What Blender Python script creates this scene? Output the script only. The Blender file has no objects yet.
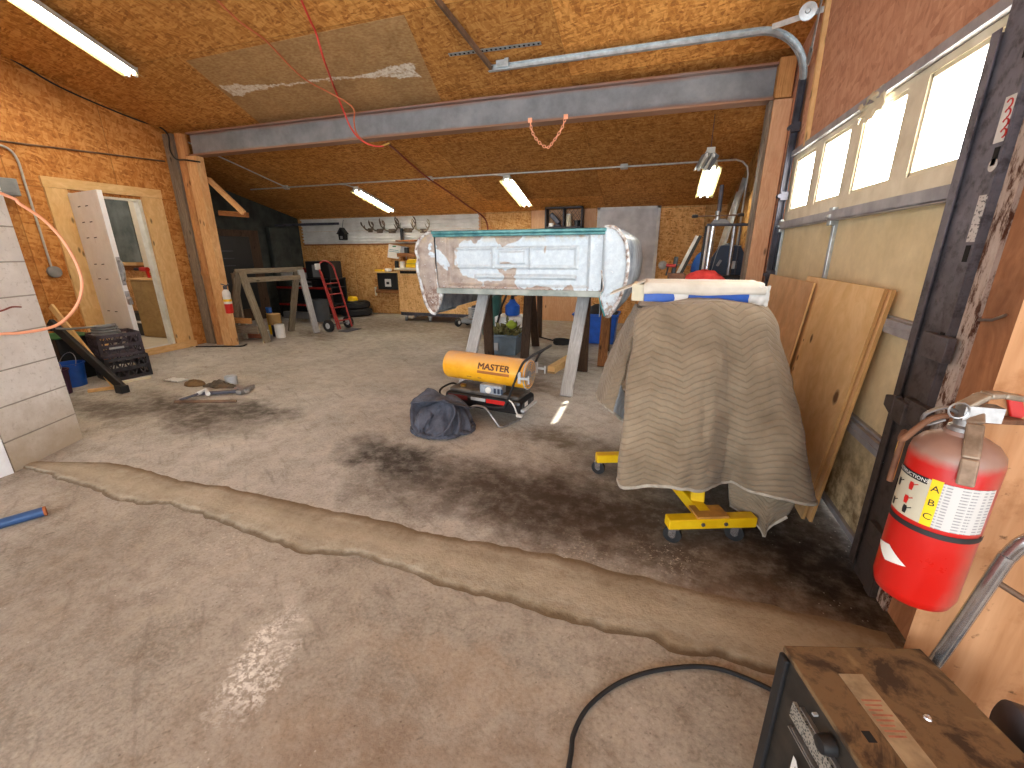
import bpy, bmesh, math, random
from mathutils import Vector, Matrix, noise as mnoise
random.seed(7)
R = math.radians
scene = bpy.context.scene
col = scene.collection
V = Vector

# ------------------------------------------------------------------ camera (metres; X right along the beam, Y into the garage, Z up)
CAM = V((0, 0, 1.6)); FPX = 427.7; PITCH = .302; YAW = .3128; ROLL = -.0058
_cy, _sy, _cp, _sp = math.cos(YAW), math.sin(YAW), math.cos(PITCH), math.sin(PITCH)
FWD = V((-_sy*_cp, _cy*_cp, -_sp)); _r = V((_cy, _sy, 0)); _u = _r.cross(FWD)
_c, _s = math.cos(ROLL), math.sin(ROLL)
RIGHT, UP = _c*_r + _s*_u, -_s*_r + _c*_u
cam_data = bpy.data.cameras.new('camera'); cam = bpy.data.objects.new('camera', cam_data); col.objects.link(cam)
cam_data.sensor_width = 36; cam_data.lens = FPX/1024*36; cam_data.clip_start = .02; cam_data.clip_end = 200
cam.matrix_world = Matrix(((RIGHT.x, UP.x, -FWD.x, CAM.x), (RIGHT.y, UP.y, -FWD.y, CAM.y), (RIGHT.z, UP.z, -FWD.z, CAM.z), (0, 0, 0, 1)))
scene.camera = cam
def ray(x, y): return FWD + RIGHT*((x-512)/FPX) - UP*((y-384)/FPX)
def pX(x, y, X): d = ray(x, y); return CAM + d*(X/d.x)          # survey: a photo point on the plane X = const, Y = const or Z = const
def pY(x, y, Y): d = ray(x, y); return CAM + d*(Y/d.y)
def pZ(x, y, Z=0.): d = ray(x, y); return CAM + d*((Z-CAM.z)/d.z)
def cz(Y): return 2.46 + .237*(10.05-Y)                           # the sloping ceiling

# ------------------------------------------------------------------ node helpers
class NT:
    def __init__(s, m):
        m.use_nodes = True; s.t = m.node_tree; s.t.nodes.clear(); s.m = m
        s.out = s.t.nodes.new('ShaderNodeOutputMaterial')
    def n(s, typ, out=0, props=None, **ins):
        nd = s.t.nodes.new('ShaderNode'+typ)
        for k, v in (props or {}).items(): setattr(nd, k, v)
        for k, v in ins.items():
            key = int(k[1:]) if k[0] == 'i' and k[1:].isdigit() else k.replace('_', ' ')
            s.set(nd.inputs[key], v)
        return nd.outputs[out]
    def set(s, sock, v):
        if isinstance(v, bpy.types.NodeSocket): s.t.links.new(v, sock)
        else:
            if sock.type == 'RGBA' and len(v) == 3: v = (*v, 1)
            sock.default_value = v
    def math(s, op, a, b=0., c=0., clamp=False): return s.n('Math', props={'operation': op, 'use_clamp': clamp}, i0=a, i1=b, i2=c)
    def vm(s, op, a, b=(0, 0, 0), out=0): return s.n('VectorMath', out=out, props={'operation': op}, i0=a, i1=b)
    def mapr(s, v, a, b, c=0., d=1.): return s.n('MapRange', i0=v, i1=a, i2=b, i3=c, i4=d)
    def mix(s, f, a, b, blend='MIX'):
        nd = s.t.nodes.new('ShaderNodeMix'); nd.data_type = 'RGBA'; nd.blend_type = blend
        s.set(nd.inputs[0], f); s.set(nd.inputs[6], a); s.set(nd.inputs[7], b); return nd.outputs[2]
    def ramp(s, f, *st, interp='LINEAR'):
        nd = s.t.nodes.new('ShaderNodeValToRGB'); cr = nd.color_ramp; cr.interpolation = interp
        while len(cr.elements) < len(st): cr.elements.new(.5)
        for e, (p, c) in zip(cr.elements, st):
            e.position = p; e.color = (*c, 1) if len(c) == 3 else c
        s.set(nd.inputs[0], f); return nd.outputs[0]
    def noise(s, v, sc, det=3, rough=.55, dist=0., out=0): return s.n('TexNoise', out=out, Vector=v, Scale=sc, Detail=det, Roughness=rough, Distortion=dist)
    def obj(s): return s.n('TexCoord', out=3)
    def uv(s): return s.n('TexCoord', out=2)
    def mapping(s, v, loc=(0, 0, 0), rot=(0, 0, 0), sc=(1, 1, 1)): return s.n('Mapping', Vector=v, Location=loc, Rotation=rot, Scale=sc)
    def bump(s, h, strength=.3, dist=.01): return s.n('Bump', Height=h, Strength=strength, Distance=dist)
    def fin(s, base, rough=.7, metal=0., normal=None, spec=None, **kw):
        p = s.t.nodes.new('ShaderNodeBsdfPrincipled')
        s.set(p.inputs['Base Color'], base); s.set(p.inputs['Roughness'], rough); s.set(p.inputs['Metallic'], metal)
        if normal is not None: s.set(p.inputs['Normal'], normal)
        if spec is not None: s.set(p.inputs['Specular IOR Level'], spec)
        for k, v in kw.items(): s.set(p.inputs[k.replace('_', ' ')], v)
        s.t.links.new(p.outputs[0], s.out.inputs[0]); return s.m
def newmat(name): return NT(bpy.data.materials.new(name))
def lin(*c): return tuple((x/12.92 if x <= .04045 else ((x+.055)/1.055)**2.4) for x in (v/255 for v in c))
def dirt(name, c1, c2, sc=6., rough=.6, metal=0., bump=0., spec=None, lo=.35, hi=.65, det=4, detail_scale=0):
    t = newmat(name); o = t.obj(); f = t.noise(o, sc, det, .6)
    b = t.mix(t.mapr(f, lo, hi), c1, c2)
    nm = t.bump(t.noise(o, sc*4, 4), bump, .01) if bump else None
    return t.fin(b, rough, metal, nm, spec)
def plain(name, c, rough=.5, metal=0., spec=None, var=.14, sc=9.):
    return dirt(name, tuple(x*(1-var) for x in c), tuple(min(1, x*(1+var)) for x in c), sc, rough, metal, 0, spec)

# ------------------------------------------------------------------ mesh helpers
class MB:
    def __init__(s): s.v = []; s.f = []; s.uv = []
    def add(s, vs, fs, uvs=None):
        b = len(s.v); s.v += [V(p) for p in vs]
        for i, f in enumerate(fs):
            s.f.append([b+k for k in f]); s.uv.append(uvs[i] if uvs else None)
        return s
    def beam(s, p0, p1, w, h, up=(0, 0, 1), roll=0., taper=1.):
        p0, p1 = V(p0), V(p1); d = (p1-p0); L = d.length; d.normalize(); up = V(up)
        if abs(d.dot(up)) > .98: up = V((0, 1, 0)) if abs(d.y) < .9 else V((1, 0, 0))
        a = d.cross(up).normalized(); b = a.cross(d)
        if roll: a, b = a*math.cos(roll)+b*math.sin(roll), b*math.cos(roll)-a*math.sin(roll)
        vs = []
        for p, k in ((p0, 1.), (p1, taper)):
            for i, j in ((-1, -1), (1, -1), (1, 1), (-1, 1)): vs.append(p + a*(i*w/2*k) + b*(j*h/2*k))
        o = random.random()*7
        fs, uvs = [], []
        for k in range(4):
            q = (k+1) % 4; ww = w if k % 2 == 0 else h; y0 = o+k*.31
            fs.append((k, q, q+4, k+4)); uvs.append(((o, y0), (o, y0+ww), (o+L, y0+ww), (o+L, y0)))
        fs += [(3, 2, 1, 0), (4, 5, 6, 7)]; uvs += [((o, o), (o+.01, o), (o+.01, o+h), (o, o+h))]*2
        return s.add(vs, fs, uvs)
    def box(s, c, size, rz=0., rx=0., ry=0.):
        c = V(c); M = Matrix.Rotation(rz, 3, 'Z') @ Matrix.Rotation(ry, 3, 'Y') @ Matrix.Rotation(rx, 3, 'X')
        ax = max(range(3), key=lambda i: size[i]); h = V((0, 0, 0)); h[ax] = size[ax]/2
        oth = [i for i in range(3) if i != ax]; up = V((0, 0, 0)); up[oth[1]] = 1
        d = V((0, 0, 0)); d[ax] = 1; a = d.cross(up); wi = max(range(3), key=lambda i: abs(a[i]))
        m = MB(); m.beam(-h, h, size[wi], size[oth[1]], up=up)
        return s.add([c + M @ p for p in m.v], m.f, m.uv)
    def box2(s, lo, hi): return s.box([(a+b)/2 for a, b in zip(lo, hi)], [abs(b-a) for a, b in zip(lo, hi)])
    def tube(s, pts, r, seg=8, closed=False, caps=True):
        pts = [V(p) for p in pts]; n = len(pts); rs = r if isinstance(r, (list, tuple)) else [r]*n
        vs, fs, uvs = [], [], []; ref = None; L = 0
        for i, p in enumerate(pts):
            if closed: t = pts[(i+1) % n]-pts[i-1]
            else: t = pts[min(i+1, n-1)]-pts[max(i-1, 0)]
            t.normalize()
            if ref is None: ref = t.orthogonal().normalized()
            ref = (ref - t*ref.dot(t))
            ref = ref.normalized() if ref.length > 1e-6 else t.orthogonal().normalized()
            b = t.cross(ref)
            for k in range(seg):
                a = 2*math.pi*k/seg; vs.append(p + (ref*math.cos(a)+b*math.sin(a))*rs[i])
        for i in range(n if closed else n-1):
            j = (i+1) % n; l = (pts[j]-pts[i]).length
            for k in range(seg):
                q = (k+1) % seg; fs.append((i*seg+k, i*seg+q, j*seg+q, j*seg+k))
                uvs.append(((L, k/seg), (L, (k+1)/seg), (L+l, (k+1)/seg), (L+l, k/seg)))
            L += l
        if caps and not closed:
            fs += [tuple(range(seg))[::-1], tuple((n-1)*seg+k for k in range(seg))]; uvs += [None, None]
        return s.add(vs, fs, uvs)
    def lathe(s, prof, o=(0, 0, 0), axis=(0, 0, 1), seg=24, caps=True):
        o = V(o); ax = V(axis).normalized(); a = ax.orthogonal().normalized(); b = ax.cross(a); vs, fs, uvs = [], [], []
        for r, z in prof:
            for k in range(seg):
                t = 2*math.pi*k/seg; vs.append(o + ax*z + (a*math.cos(t)+b*math.sin(t))*r)
        for i in range(len(prof)-1):
            for k in range(seg):
                q = (k+1) % seg; fs.append((i*seg+k, i*seg+q, (i+1)*seg+q, (i+1)*seg+k))
                uvs.append(((k/seg, prof[i][1]), ((k+1)/seg, prof[i][1]), ((k+1)/seg, prof[i+1][1]), (k/seg, prof[i+1][1])))
        if caps:
            fs += [tuple(range(seg))[::-1], tuple((len(prof)-1)*seg+k for k in range(seg))]; uvs += [None, None]
        return s.add(vs, fs, uvs)
    def grid(s, fn, nu, nv, uvfn=None, closed=False):
        vs = [fn(i/nu, j/nv) for j in range(nv+1) for i in range(nu+1)]; fs, uvs = [], []
        U = uvfn or (lambda u, v: (u, v)); w = nu+1
        for j in range(nv):
            for i in range(nu):
                fs.append((j*w+i, j*w+i+1, (j+1)*w+i+1, (j+1)*w+i))
                uvs.append((U(i/nu, j/nv), U((i+1)/nu, j/nv), U((i+1)/nu, (j+1)/nv), U(i/nu, (j+1)/nv)))
        return s.add(vs, fs, uvs)
    def prism(s, poly, off):
        off = V(off); n = len(poly); p = [V(q) for q in poly]
        fs = [tuple(range(n))[::-1], tuple(n+k for k in range(n))]; uvs = [None, None]; L = 0
        for k in range(n):
            q = (k+1) % n; l = (p[q]-p[k]).length; h = off.length
            fs.append((k, q, n+q, n+k)); uvs.append(((L, 0), (L+l, 0), (L+l, h), (L, h))); L += l
        return s.add(p + [q+off for q in p], fs, uvs)
    def text(s, body, size, o, ex, ey, depth=.0015, fn=None, bold=0.):
        cu = bpy.data.curves.new('t', 'FONT'); cu.body = body; cu.size = 1; cu.align_x = 'CENTER'; cu.align_y = 'CENTER'; cu.resolution_u = 3; cu.offset = bold
        ob = bpy.data.objects.new('t', cu); col.objects.link(ob)
        dg = bpy.context.evaluated_depsgraph_get(); me = bpy.data.meshes.new_from_object(ob.evaluated_get(dg))
        if fn:
            bm = bmesh.new(); bm.from_mesh(me); bmesh.ops.triangulate(bm, faces=bm.faces[:]); bmesh.ops.subdivide_edges(bm, edges=[e for e in bm.edges if e.calc_length() > .12], cuts=4, use_grid_fill=True); bm.to_mesh(me); bm.free()
        ex, ey = V(ex).normalized(), V(ey).normalized(); n = ex.cross(ey); o = V(o)
        P = fn or (lambda x, y: o + ex*x + ey*y)
        if fn: vs = [P(v.co.x*size, v.co.y*size) for v in me.vertices]
        else: vs = [P(v.co.x*size, v.co.y*size) + n*depth for v in me.vertices]
        s.add(vs, [tuple(p.vertices) for p in me.polygons])
        bpy.data.objects.remove(ob); bpy.data.curves.remove(cu); bpy.data.meshes.remove(me); return s
    def build(s, name, mat, parent=None, label=None, cat=None, group=None, kind=None, bevel=0., smooth=None, solid=0., sub=0, world0=False, origin=None):
        me = bpy.data.meshes.new(name)
        if parent is not None: o = WORLD[parent]
        elif world0: o = V((0, 0, 0))
        elif origin is not None: o = V(origin)
        else:
            lo = [min(p[i] for p in s.v) for i in range(3)]; hi = [max(p[i] for p in s.v) for i in range(3)]
            o = V(((lo[0]+hi[0])/2, (lo[1]+hi[1])/2, lo[2]))
        me.from_pydata([tuple(p-o) for p in s.v], [], s.f)
        uvl = me.uv_layers.new(name='UVMap'); i = 0
        for p, u in zip(me.polygons, s.uv):
            for k, li in enumerate(p.loop_indices):
                uvl.data[li].uv = u[k] if u else (0., 0.)
        bm = bmesh.new(); bm.from_mesh(me); bmesh.ops.recalc_face_normals(bm, faces=bm.faces[:]); bm.to_mesh(me); bm.free()
        me.materials.append(mat if not isinstance(mat, str) else M[mat])
        if smooth is not None:
            me.shade_smooth(); me.set_sharp_from_angle(angle=R(smooth))
        ob = bpy.data.objects.new(name, me); col.objects.link(ob)
        if parent is not None: ob.parent = parent
        else: ob.location = o
        WORLD[ob] = o
        if solid:
            md = ob.modifiers.new('solid', 'SOLIDIFY'); md.thickness = solid; md.offset = 0
        if bevel:
            md = ob.modifiers.new('bevel', 'BEVEL'); md.width = bevel; md.segments = 2; md.limit_method = 'ANGLE'; md.angle_limit = R(50); md.harden_normals = False
        if sub:
            md = ob.modifiers.new('sub', 'SUBSURF'); md.levels = md.render_levels = sub
        for k, v in (('label', label), ('category', cat), ('group', group), ('kind', kind)):
            if v: ob[k] = v
        return ob
WORLD = {}; M = {}
def thing(name, label, cat, loc, group=None, kind=None):
    o = bpy.data.objects.new(name, None); col.objects.link(o); o.location = loc; o.empty_display_size = .1
    o['label'] = label; o['category'] = cat
    if group: o['group'] = group
    if kind: o['kind'] = kind
    WORLD[o] = V(loc); return o
def struct_root(name, loc=(0, 0, 0)):
    o = bpy.data.objects.new(name, None); col.objects.link(o); o.location = loc; o['kind'] = 'structure'; WORLD[o] = V(loc); return o
def struct(mb, name, mat, **k): return mb.build(name, mat, world0=True, kind='structure', **k)
def copy_tree(root, loc, rz=0., label=None, group=None):
    def cp(o, par):
        c = o.copy(); col.objects.link(c); c.parent = par
        for ch in o.children: cp(ch, c)
        return c
    r = cp(root, None); r.location = loc; r.rotation_euler = (0, 0, rz)
    if label: r['label'] = label
    if group: r['group'] = group
    WORLD[r] = V(loc); return r
def spl(pts, n=8, closed=False):
    pts = [V(p) for p in pts]; out = []; N = len(pts)
    for i in range(N if closed else N-1):
        if closed: p0, p1, p2, p3 = pts[i-1], pts[i], pts[(i+1) % N], pts[(i+2) % N]
        else: p0, p1, p2, p3 = pts[max(i-1, 0)], pts[i], pts[i+1], pts[min(i+2, N-1)]
        for k in range(n):
            t = k/n; out.append(.5*((2*p1)+(p2-p0)*t+(2*p0-5*p1+4*p2-p3)*t*t+(3*p1-p0-3*p2+p3)*t**3))
    if not closed: out.append(pts[-1])
    return out
def arc(c, a, b, r, t0, t1, n=10):
    c, a, b = V(c), V(a), V(b)
    return [c + (a*math.cos(t0+(t1-t0)*k/n) + b*math.sin(t0+(t1-t0)*k/n))*r for k in range(n+1)]
def fb(p, sc=1., oct=4): return mnoise.fractal(V(p)*sc, 1., 2., oct)
# ------------------------------------------------------------------ materials
def osb(name, axes, dark, mid, light, L=.11, W=.028, sheet=(2.44, 1.22), seam=.5, off=(0, 0), rough=.75, grime=.25):
    t = newmat(name); o = t.obj(); sp = t.t.nodes.new('ShaderNodeSeparateXYZ'); t.set(sp.inputs[0], o)
    a, b = sp.outputs['XYZ'.index(axes[0])], sp.outputs['XYZ'.index(axes[1])]
    p = t.n('CombineXYZ', i0=a, i1=b, i2=0.)
    nz = t.vm('SUBTRACT', t.noise(p, 7., 2, out=1), (.5, .5, .5)); sc = t.n('VectorMath', props={'operation': 'SCALE'}, i0=nz, Scale=.05)
    q = t.vm('ADD', p, sc); vals = []
    for k, ang in enumerate((12, 74, 133, 100)):
        mp = t.mapping(q, loc=(k*3.7, k*1.3, 0), rot=(0, 0, R(ang))); mp = t.vm('MULTIPLY', mp, (1/L, 1/W, 1))
        vo = t.n('TexVoronoi', out=1, props={'voronoi_dimensions': '2D'}, Vector=mp, Scale=1., Randomness=1.)
        vals.append(t.n('SeparateColor', out=0, i0=vo))
    m = t.math('MAXIMUM', t.math('MAXIMUM', vals[0], vals[1]), t.math('MULTIPLY', vals[2], .95)); lo = t.math('MINIMUM', vals[3], vals[0])
    f = t.math('ADD', t.math('MULTIPLY', m, .62), t.math('MULTIPLY', lo, .45))
    fine = t.noise(t.vm('MULTIPLY', p, (60, 60, 1)), 1., 3); f = t.math('ADD', f, t.math('MULTIPLY', t.math('SUBTRACT', fine, .5), .35))
    c = t.ramp(f, (.22, dark), (.52, mid), (.88, light))
    # each sheet its own tone, and a dark seam between sheets
    u = t.math('DIVIDE', t.math('ADD', a, off[0]), sheet[0]); v = t.math('DIVIDE', t.math('ADD', b, off[1]), sheet[1])
    wn = t.n('TexWhiteNoise', out=0, props={'noise_dimensions': '2D'}, Vector=t.n('CombineXYZ', i0=t.math('FLOOR', u), i1=t.math('FLOOR', v)))
    c = t.mix(1., c, t.ramp(wn, (0, (.74, .72, .68)), (1, (1.08, 1.06, 1.02))), 'MULTIPLY')
    fu = t.math('MULTIPLY', t.math('PINGPONG', u, .5), sheet[0]); fv = t.math('MULTIPLY', t.math('PINGPONG', v, .5), sheet[1])
    s = t.mapr(t.math('MINIMUM', fu, fv), .003, .008, seam, 0.)
    c = t.mix(s, c, tuple(x*.3 for x in dark))
    g = t.mapr(t.noise(p, .9, 5, .6), .42, .72, 0., grime); c = t.mix(g, c, tuple(x*.8 for x in dark))
    nm = t.bump(f, .25, .004)
    return t.fin(c, rough, 0, nm, .25)
gold = lin(84, 46, 18), lin(176, 112, 48), lin(226, 172, 98)
M['osb_ceiling'] = osb('osb_ceiling', 'XY', lin(152, 96, 44), lin(190, 128, 62), lin(222, 164, 92), .085, .022, off=(1.1, .45), seam=.35)
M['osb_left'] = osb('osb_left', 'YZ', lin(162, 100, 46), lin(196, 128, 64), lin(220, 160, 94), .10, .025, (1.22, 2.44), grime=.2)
M['osb_back'] = osb('osb_back', 'XZ', lin(180, 120, 64), lin(220, 162, 96), lin(240, 194, 132), .09, .024, (1.22, 2.44), off=(1.55, 0), grime=.2)
M['osb_header'] = osb('osb_header', 'YZ', lin(186, 134, 108), lin(204, 152, 124), lin(218, 170, 142), .12, .03, (2.44, 1.22), seam=.1, grime=.2)
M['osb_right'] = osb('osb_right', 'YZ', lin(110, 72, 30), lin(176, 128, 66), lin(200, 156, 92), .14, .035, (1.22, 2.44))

def wood(name, c1, c2, c3=None, along=3., across=70., knots=True, rough=.7, spec=.25, grime=0.):
    t = newmat(name); uv = t.uv(); p = t.vm('MULTIPLY', uv, (along, across, 1))
    w = t.noise(t.vm('ADD', p, t.n('VectorMath', props={'operation': 'SCALE'}, i0=t.noise(uv, 3., 2, out=1), Scale=6.)), 1., 4, .6)
    c = t.ramp(w, (.3, c1), (.68, c2)); 
    big = t.noise(t.vm('MULTIPLY', uv, (1.2, 5, 1)), 1., 3); c = t.mix(t.mapr(big, .4, .7, 0, .5), c, c3 or c1)
    if knots:
        vo = t.n('TexVoronoi', out=0, props={'voronoi_dimensions': '2D'}, Vector=t.vm('MULTIPLY', uv, (2.6, 7., 1)), Scale=1.)
        vc = t.n('SeparateColor', out=0, i0=t.n('TexVoronoi', out=1, props={'voronoi_dimensions': '2D'}, Vector=t.vm('MULTIPLY', uv, (2.6, 7., 1)), Scale=1.))
        c = t.mix(t.math('MULTIPLY', t.mapr(vo, .05, .13, .85, 0.), t.math('GREATER_THAN', vc, .72)), c, tuple(x*.25 for x in c1))
    if grime: c = t.mix(t.mapr(t.noise(uv, 4., 5, .65), .45, .7, 0, grime), c, (.03, .025, .02))
    return t.fin(c, rough, 0, t.bump(w, .25, .003), spec)
M['lumber'] = wood('lumber', lin(168, 112, 60), lin(214, 164, 104), lin(190, 120, 66))
M['lumber_dark'] = wood('lumber_dark', lin(120, 74, 40), lin(172, 116, 68), lin(110, 66, 36), grime=.25)
M['lumber_grey'] = wood('lumber_grey', lin(112, 98, 84), lin(158, 142, 124), lin(96, 80, 64))
M['lumber_red'] = wood('lumber_red', lin(206, 154, 112), lin(228, 186, 146), lin(212, 156, 118), grime=.06)
M['post_wood'] = wood('post_wood', lin(204, 150, 94), lin(232, 188, 136), lin(196, 140, 88), along=2, across=26)
M['post_round'] = wood('post_round', lin(176, 118, 68), lin(210, 154, 100), lin(150, 98, 56), along=2, across=20, grime=.2)
M['pine_trim'] = wood('pine_trim', lin(218, 174, 114), lin(240, 204, 148), lin(226, 178, 114), along=2, across=22)
M['sawhorse_grey'] = wood('sawhorse_grey', lin(158, 156, 154), lin(196, 196, 196), lin(140, 134, 128))
M['sawhorse_brown'] = wood('sawhorse_brown', lin(62, 46, 36), lin(96, 74, 58), lin(50, 38, 30))
M['saw_old'] = wood('saw_old', lin(116, 104, 86), lin(158, 145, 124), lin(100, 88, 70))
M['plywood'] = wood('plywood', lin(228, 186, 128), lin(244, 208, 156), lin(218, 170, 112), along=1.2, across=9, knots=False, grime=.06)
M['plywood_brown'] = wood('plywood_brown', lin(206, 162, 118), lin(226, 186, 142), lin(198, 150, 108), along=1.2, across=10, knots=False, grime=.2)
M['plywood_edge'] = wood('plywood_edge', lin(172, 124, 72), lin(214, 170, 112), lin(150, 104, 60), along=.5, across=300, knots=False)
M['cabinet_wood'] = wood('cabinet_wood', lin(214, 170, 110), lin(234, 194, 138), lin(204, 158, 100), along=2, across=30, knots=False)
M['card'] = wood('card', lin(150, 120, 74), lin(176, 144, 92), lin(140, 108, 64), along=1, across=8, knots=False)
M['near_board'] = wood('near_board', lin(156, 104, 72), lin(192, 138, 100), lin(136, 90, 62), along=2, across=30, knots=False, grime=.3)
def nearply():
    t = newmat('near_plywood'); o = t.obj(); w = t.noise(t.vm('MULTIPLY', o, (26, 26, 3)), 1., 4)
    c = t.ramp(w, (.3, lin(170, 120, 80)), (.7, lin(196, 148, 108)))
    g = t.noise(o, 5., 6, .7); c = t.mix(t.mapr(g, .52, .66, 0, .55), c, lin(140, 84, 42))
    s = t.noise(o, 30., 5, .6); c = t.mix(t.mapr(s, .64, .72, 0, .8), c, lin(70, 42, 24))
    return t.fin(c, .75, 0, t.bump(w, .15, .003), .2)
M['near_plywood'] = nearply()

def concrete():
    t = newmat('floor_concrete'); o = t.obj()
    n1 = t.noise(o, 1.3, 6, .62); n2 = t.noise(o, 9., 6, .7); n3 = t.noise(o, 60., 4, .7)
    c = t.ramp(n1, (.3, lin(162, 158, 151)), (.52, lin(186, 182, 175)), (.75, lin(205, 202, 197)))
    c = t.mix(t.mapr(n2, .42, .68, 0, .45), c, lin(128, 116, 102)); n4 = t.noise(o, 4.2, 7, .68, .5); c = t.mix(t.mapr(n4, .52, .68, 0, .5), c, lin(204, 196, 182)); c = t.mix(t.mapr(n4, .46, .34, 0, .4), c, lin(134, 121, 106)); c = t.mix(t.mapr(n3, .48, .7, 0, .55), c, lin(212, 205, 194)); c = t.mix(t.mapr(n3, .46, .3, 0, .45), c, lin(110, 98, 84))
    yy = t.n('SeparateXYZ', out=1, i0=o); fr = t.mapr(t.math('ADD', yy, t.math('MULTIPLY', n1, .3)), 1.95, 1.75)
    c = t.mix(fr, c, t.mix(1., c, (.85, .81, .755), 'MULTIPLY'))
    # streaks swept across the slab
    st = t.noise(t.vm('MULTIPLY', t.mapping(o, rot=(0, 0, R(35))), (2.5, 16, 1)), 1., 5, .65); c = t.mix(t.mapr(st, .56, .72, 0, .4), c, lin(92, 80, 68))
    warp = t.n('VectorMath', props={'operation': 'SCALE'}, i0=t.vm('SUBTRACT', t.noise(o, 2.2, 6, .7, out=1), (.5, .5, .5)), Scale=.8)
    q = t.vm('ADD', o, warp)
    def blob(x, y, rx, ry, rot, amt, colr, e0=.35):
        nonlocal c
        d = t.mapping(t.vm('SUBTRACT', q, (x, y, 0)), rot=(0, 0, R(rot))); d = t.vm('MULTIPLY', d, (1/rx, 1/ry, 0)); l = t.n('VectorMath', out=1, props={'operation': 'LENGTH'}, i0=d)
        f = t.mapr(l, e0, 1., amt, 0.); f = t.math('MULTIPLY', f, t.mapr(n2, .25, .55, .45, 1.)); c = t.mix(f, c, colr)
    blk = lin(44, 36, 30); brn = lin(96, 72, 48); dk = lin(66, 54, 44)
    blob(.4, 2.3, 2.2, .75, 6, .8, lin(84, 62, 42)); blob(-.6, 2.45, 1.3, .5, 8, .85, lin(62, 50, 40)); blob(-1.9, 2.7, .7, .35, 20, .9, blk)
    blob(-1.55, 2.3, .6, .35, 0, .6, dk); blob(-4.6, 3.0, 1.5, .38, 14, .85, dk); blob(-3.9, 3.2, .7, .3, 10, .8, lin(50, 42, 36)); blob(-5.4, 2.75, .9, .3, 0, .7, dk)
    blob(-.75, 3.45, .42, .3, 0, .75, lin(84, 70, 52)); blob(1.0, 2.3, .6, .55, 0, .95, lin(30, 22, 16)); blob(1.0, 3.4, .5, 1.6, 0, .8, lin(40, 32, 26)); blob(.6, 1.75, .6, .3, 0, .55, lin(112, 78, 50))
    blob(.1, 3.1, .9, .6, 0, .6, lin(60, 50, 42)); blob(-6.6, 2.7, .8, .5, 0, .6, dk); blob(-6.4, 6.9, 1.1, .35, 20, .6, lin(74, 58, 42)); blob(-1.0, 6.2, .8, .5, 0, .5, lin(84, 66, 48)); blob(-1.4, 4.9, .5, .5, 0, .6, lin(74, 58, 44))
    blob(-2.6, 8.4, 4.6, 1.9, 4, .55, lin(132, 112, 88)); blob(-6.5, 8.4, 2.8, 1.4, 0, .6, lin(84, 68, 52)); blob(-2.7, .95, .9, .5, 20, .35, lin(120, 104, 88)); blob(-.5, .7, 1.2, .5, 5, .5, lin(134, 106, 82)); blob(-.6, 1.2, .7, .16, 5, .3, lin(180, 152, 124))
    blob(-3.6, 4.8, 1.6, .9, 0, .3, lin(176, 166, 152)); blob(.05, 3.85, .45, .5, 0, .5, lin(196, 188, 176))
    # spilled white powder
    qs = t.vm('ADD', o, t.n('VectorMath', props={'operation': 'SCALE'}, i0=t.vm('SUBTRACT', t.noise(o, 6., 5, .7, out=1), (.5, .5, .5)), Scale=.45)); d = t.vm('MULTIPLY', t.mapping(t.vm('SUBTRACT', qs, (-1.40, .99, 0)), rot=(0, 0, R(-23))), (1/.13, 1/.30, 0)); l = t.n('VectorMath', out=1, props={'operation': 'LENGTH'}, i0=d)
    sp = t.noise(o, 38., 7, .8); f = t.math('MULTIPLY', t.mapr(l, .3, 1., 1., 0.), t.mapr(sp, .47, .54)); c = t.mix(f, c, lin(236, 232, 224))
    for (x, y, r) in ((.22, 2.12, .2), (-2.2, 1.55, .35), (.1, 1.7, .3), (-.3, 1.9, .3)):
        l = t.n('VectorMath', out=1, props={'operation': 'LENGTH'}, i0=t.vm('MULTIPLY', t.vm('SUBTRACT', q, (x, y, 0)), (1/r, 1/r, 0)))
        f = t.math('MULTIPLY', t.mapr(l, .3, 1., .8, 0.), t.mapr(sp, .54, .6)); c = t.mix(f, c, lin(206, 196, 180))
    # fine grit
    vo = t.n('TexVoronoi', out=0, Vector=o, Scale=26.); gr = t.math('MULTIPLY', t.mapr(vo, .05, .11, 1., 0.), t.mapr(n1, .48, .6)); c = t.mix(t.math('MULTIPLY', gr, .75), c, lin(226, 220, 208)); pk = t.n('TexVoronoi', out=0, Vector=o, Scale=17.); c = t.mix(t.mapr(pk, .03, .09, .6, 0.), c, lin(84, 70, 56))
    cr = t.noise(t.vm('MULTIPLY', t.mapping(o, rot=(0, 0, R(-50))), (9, 30, 1)), 1., 5, .75); c = t.mix(t.mapr(cr, .61, .7, 0, .5), c, lin(70, 58, 46))
    h = t.math('ADD', t.math('MULTIPLY', n2, .6), t.math('MULTIPLY', n3, .35))
    return t.fin(c, t.mapr(n2, .3, .7, .62, .9), 0, t.bump(h, .35, .012), .3)
M['floor'] = concrete()
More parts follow.
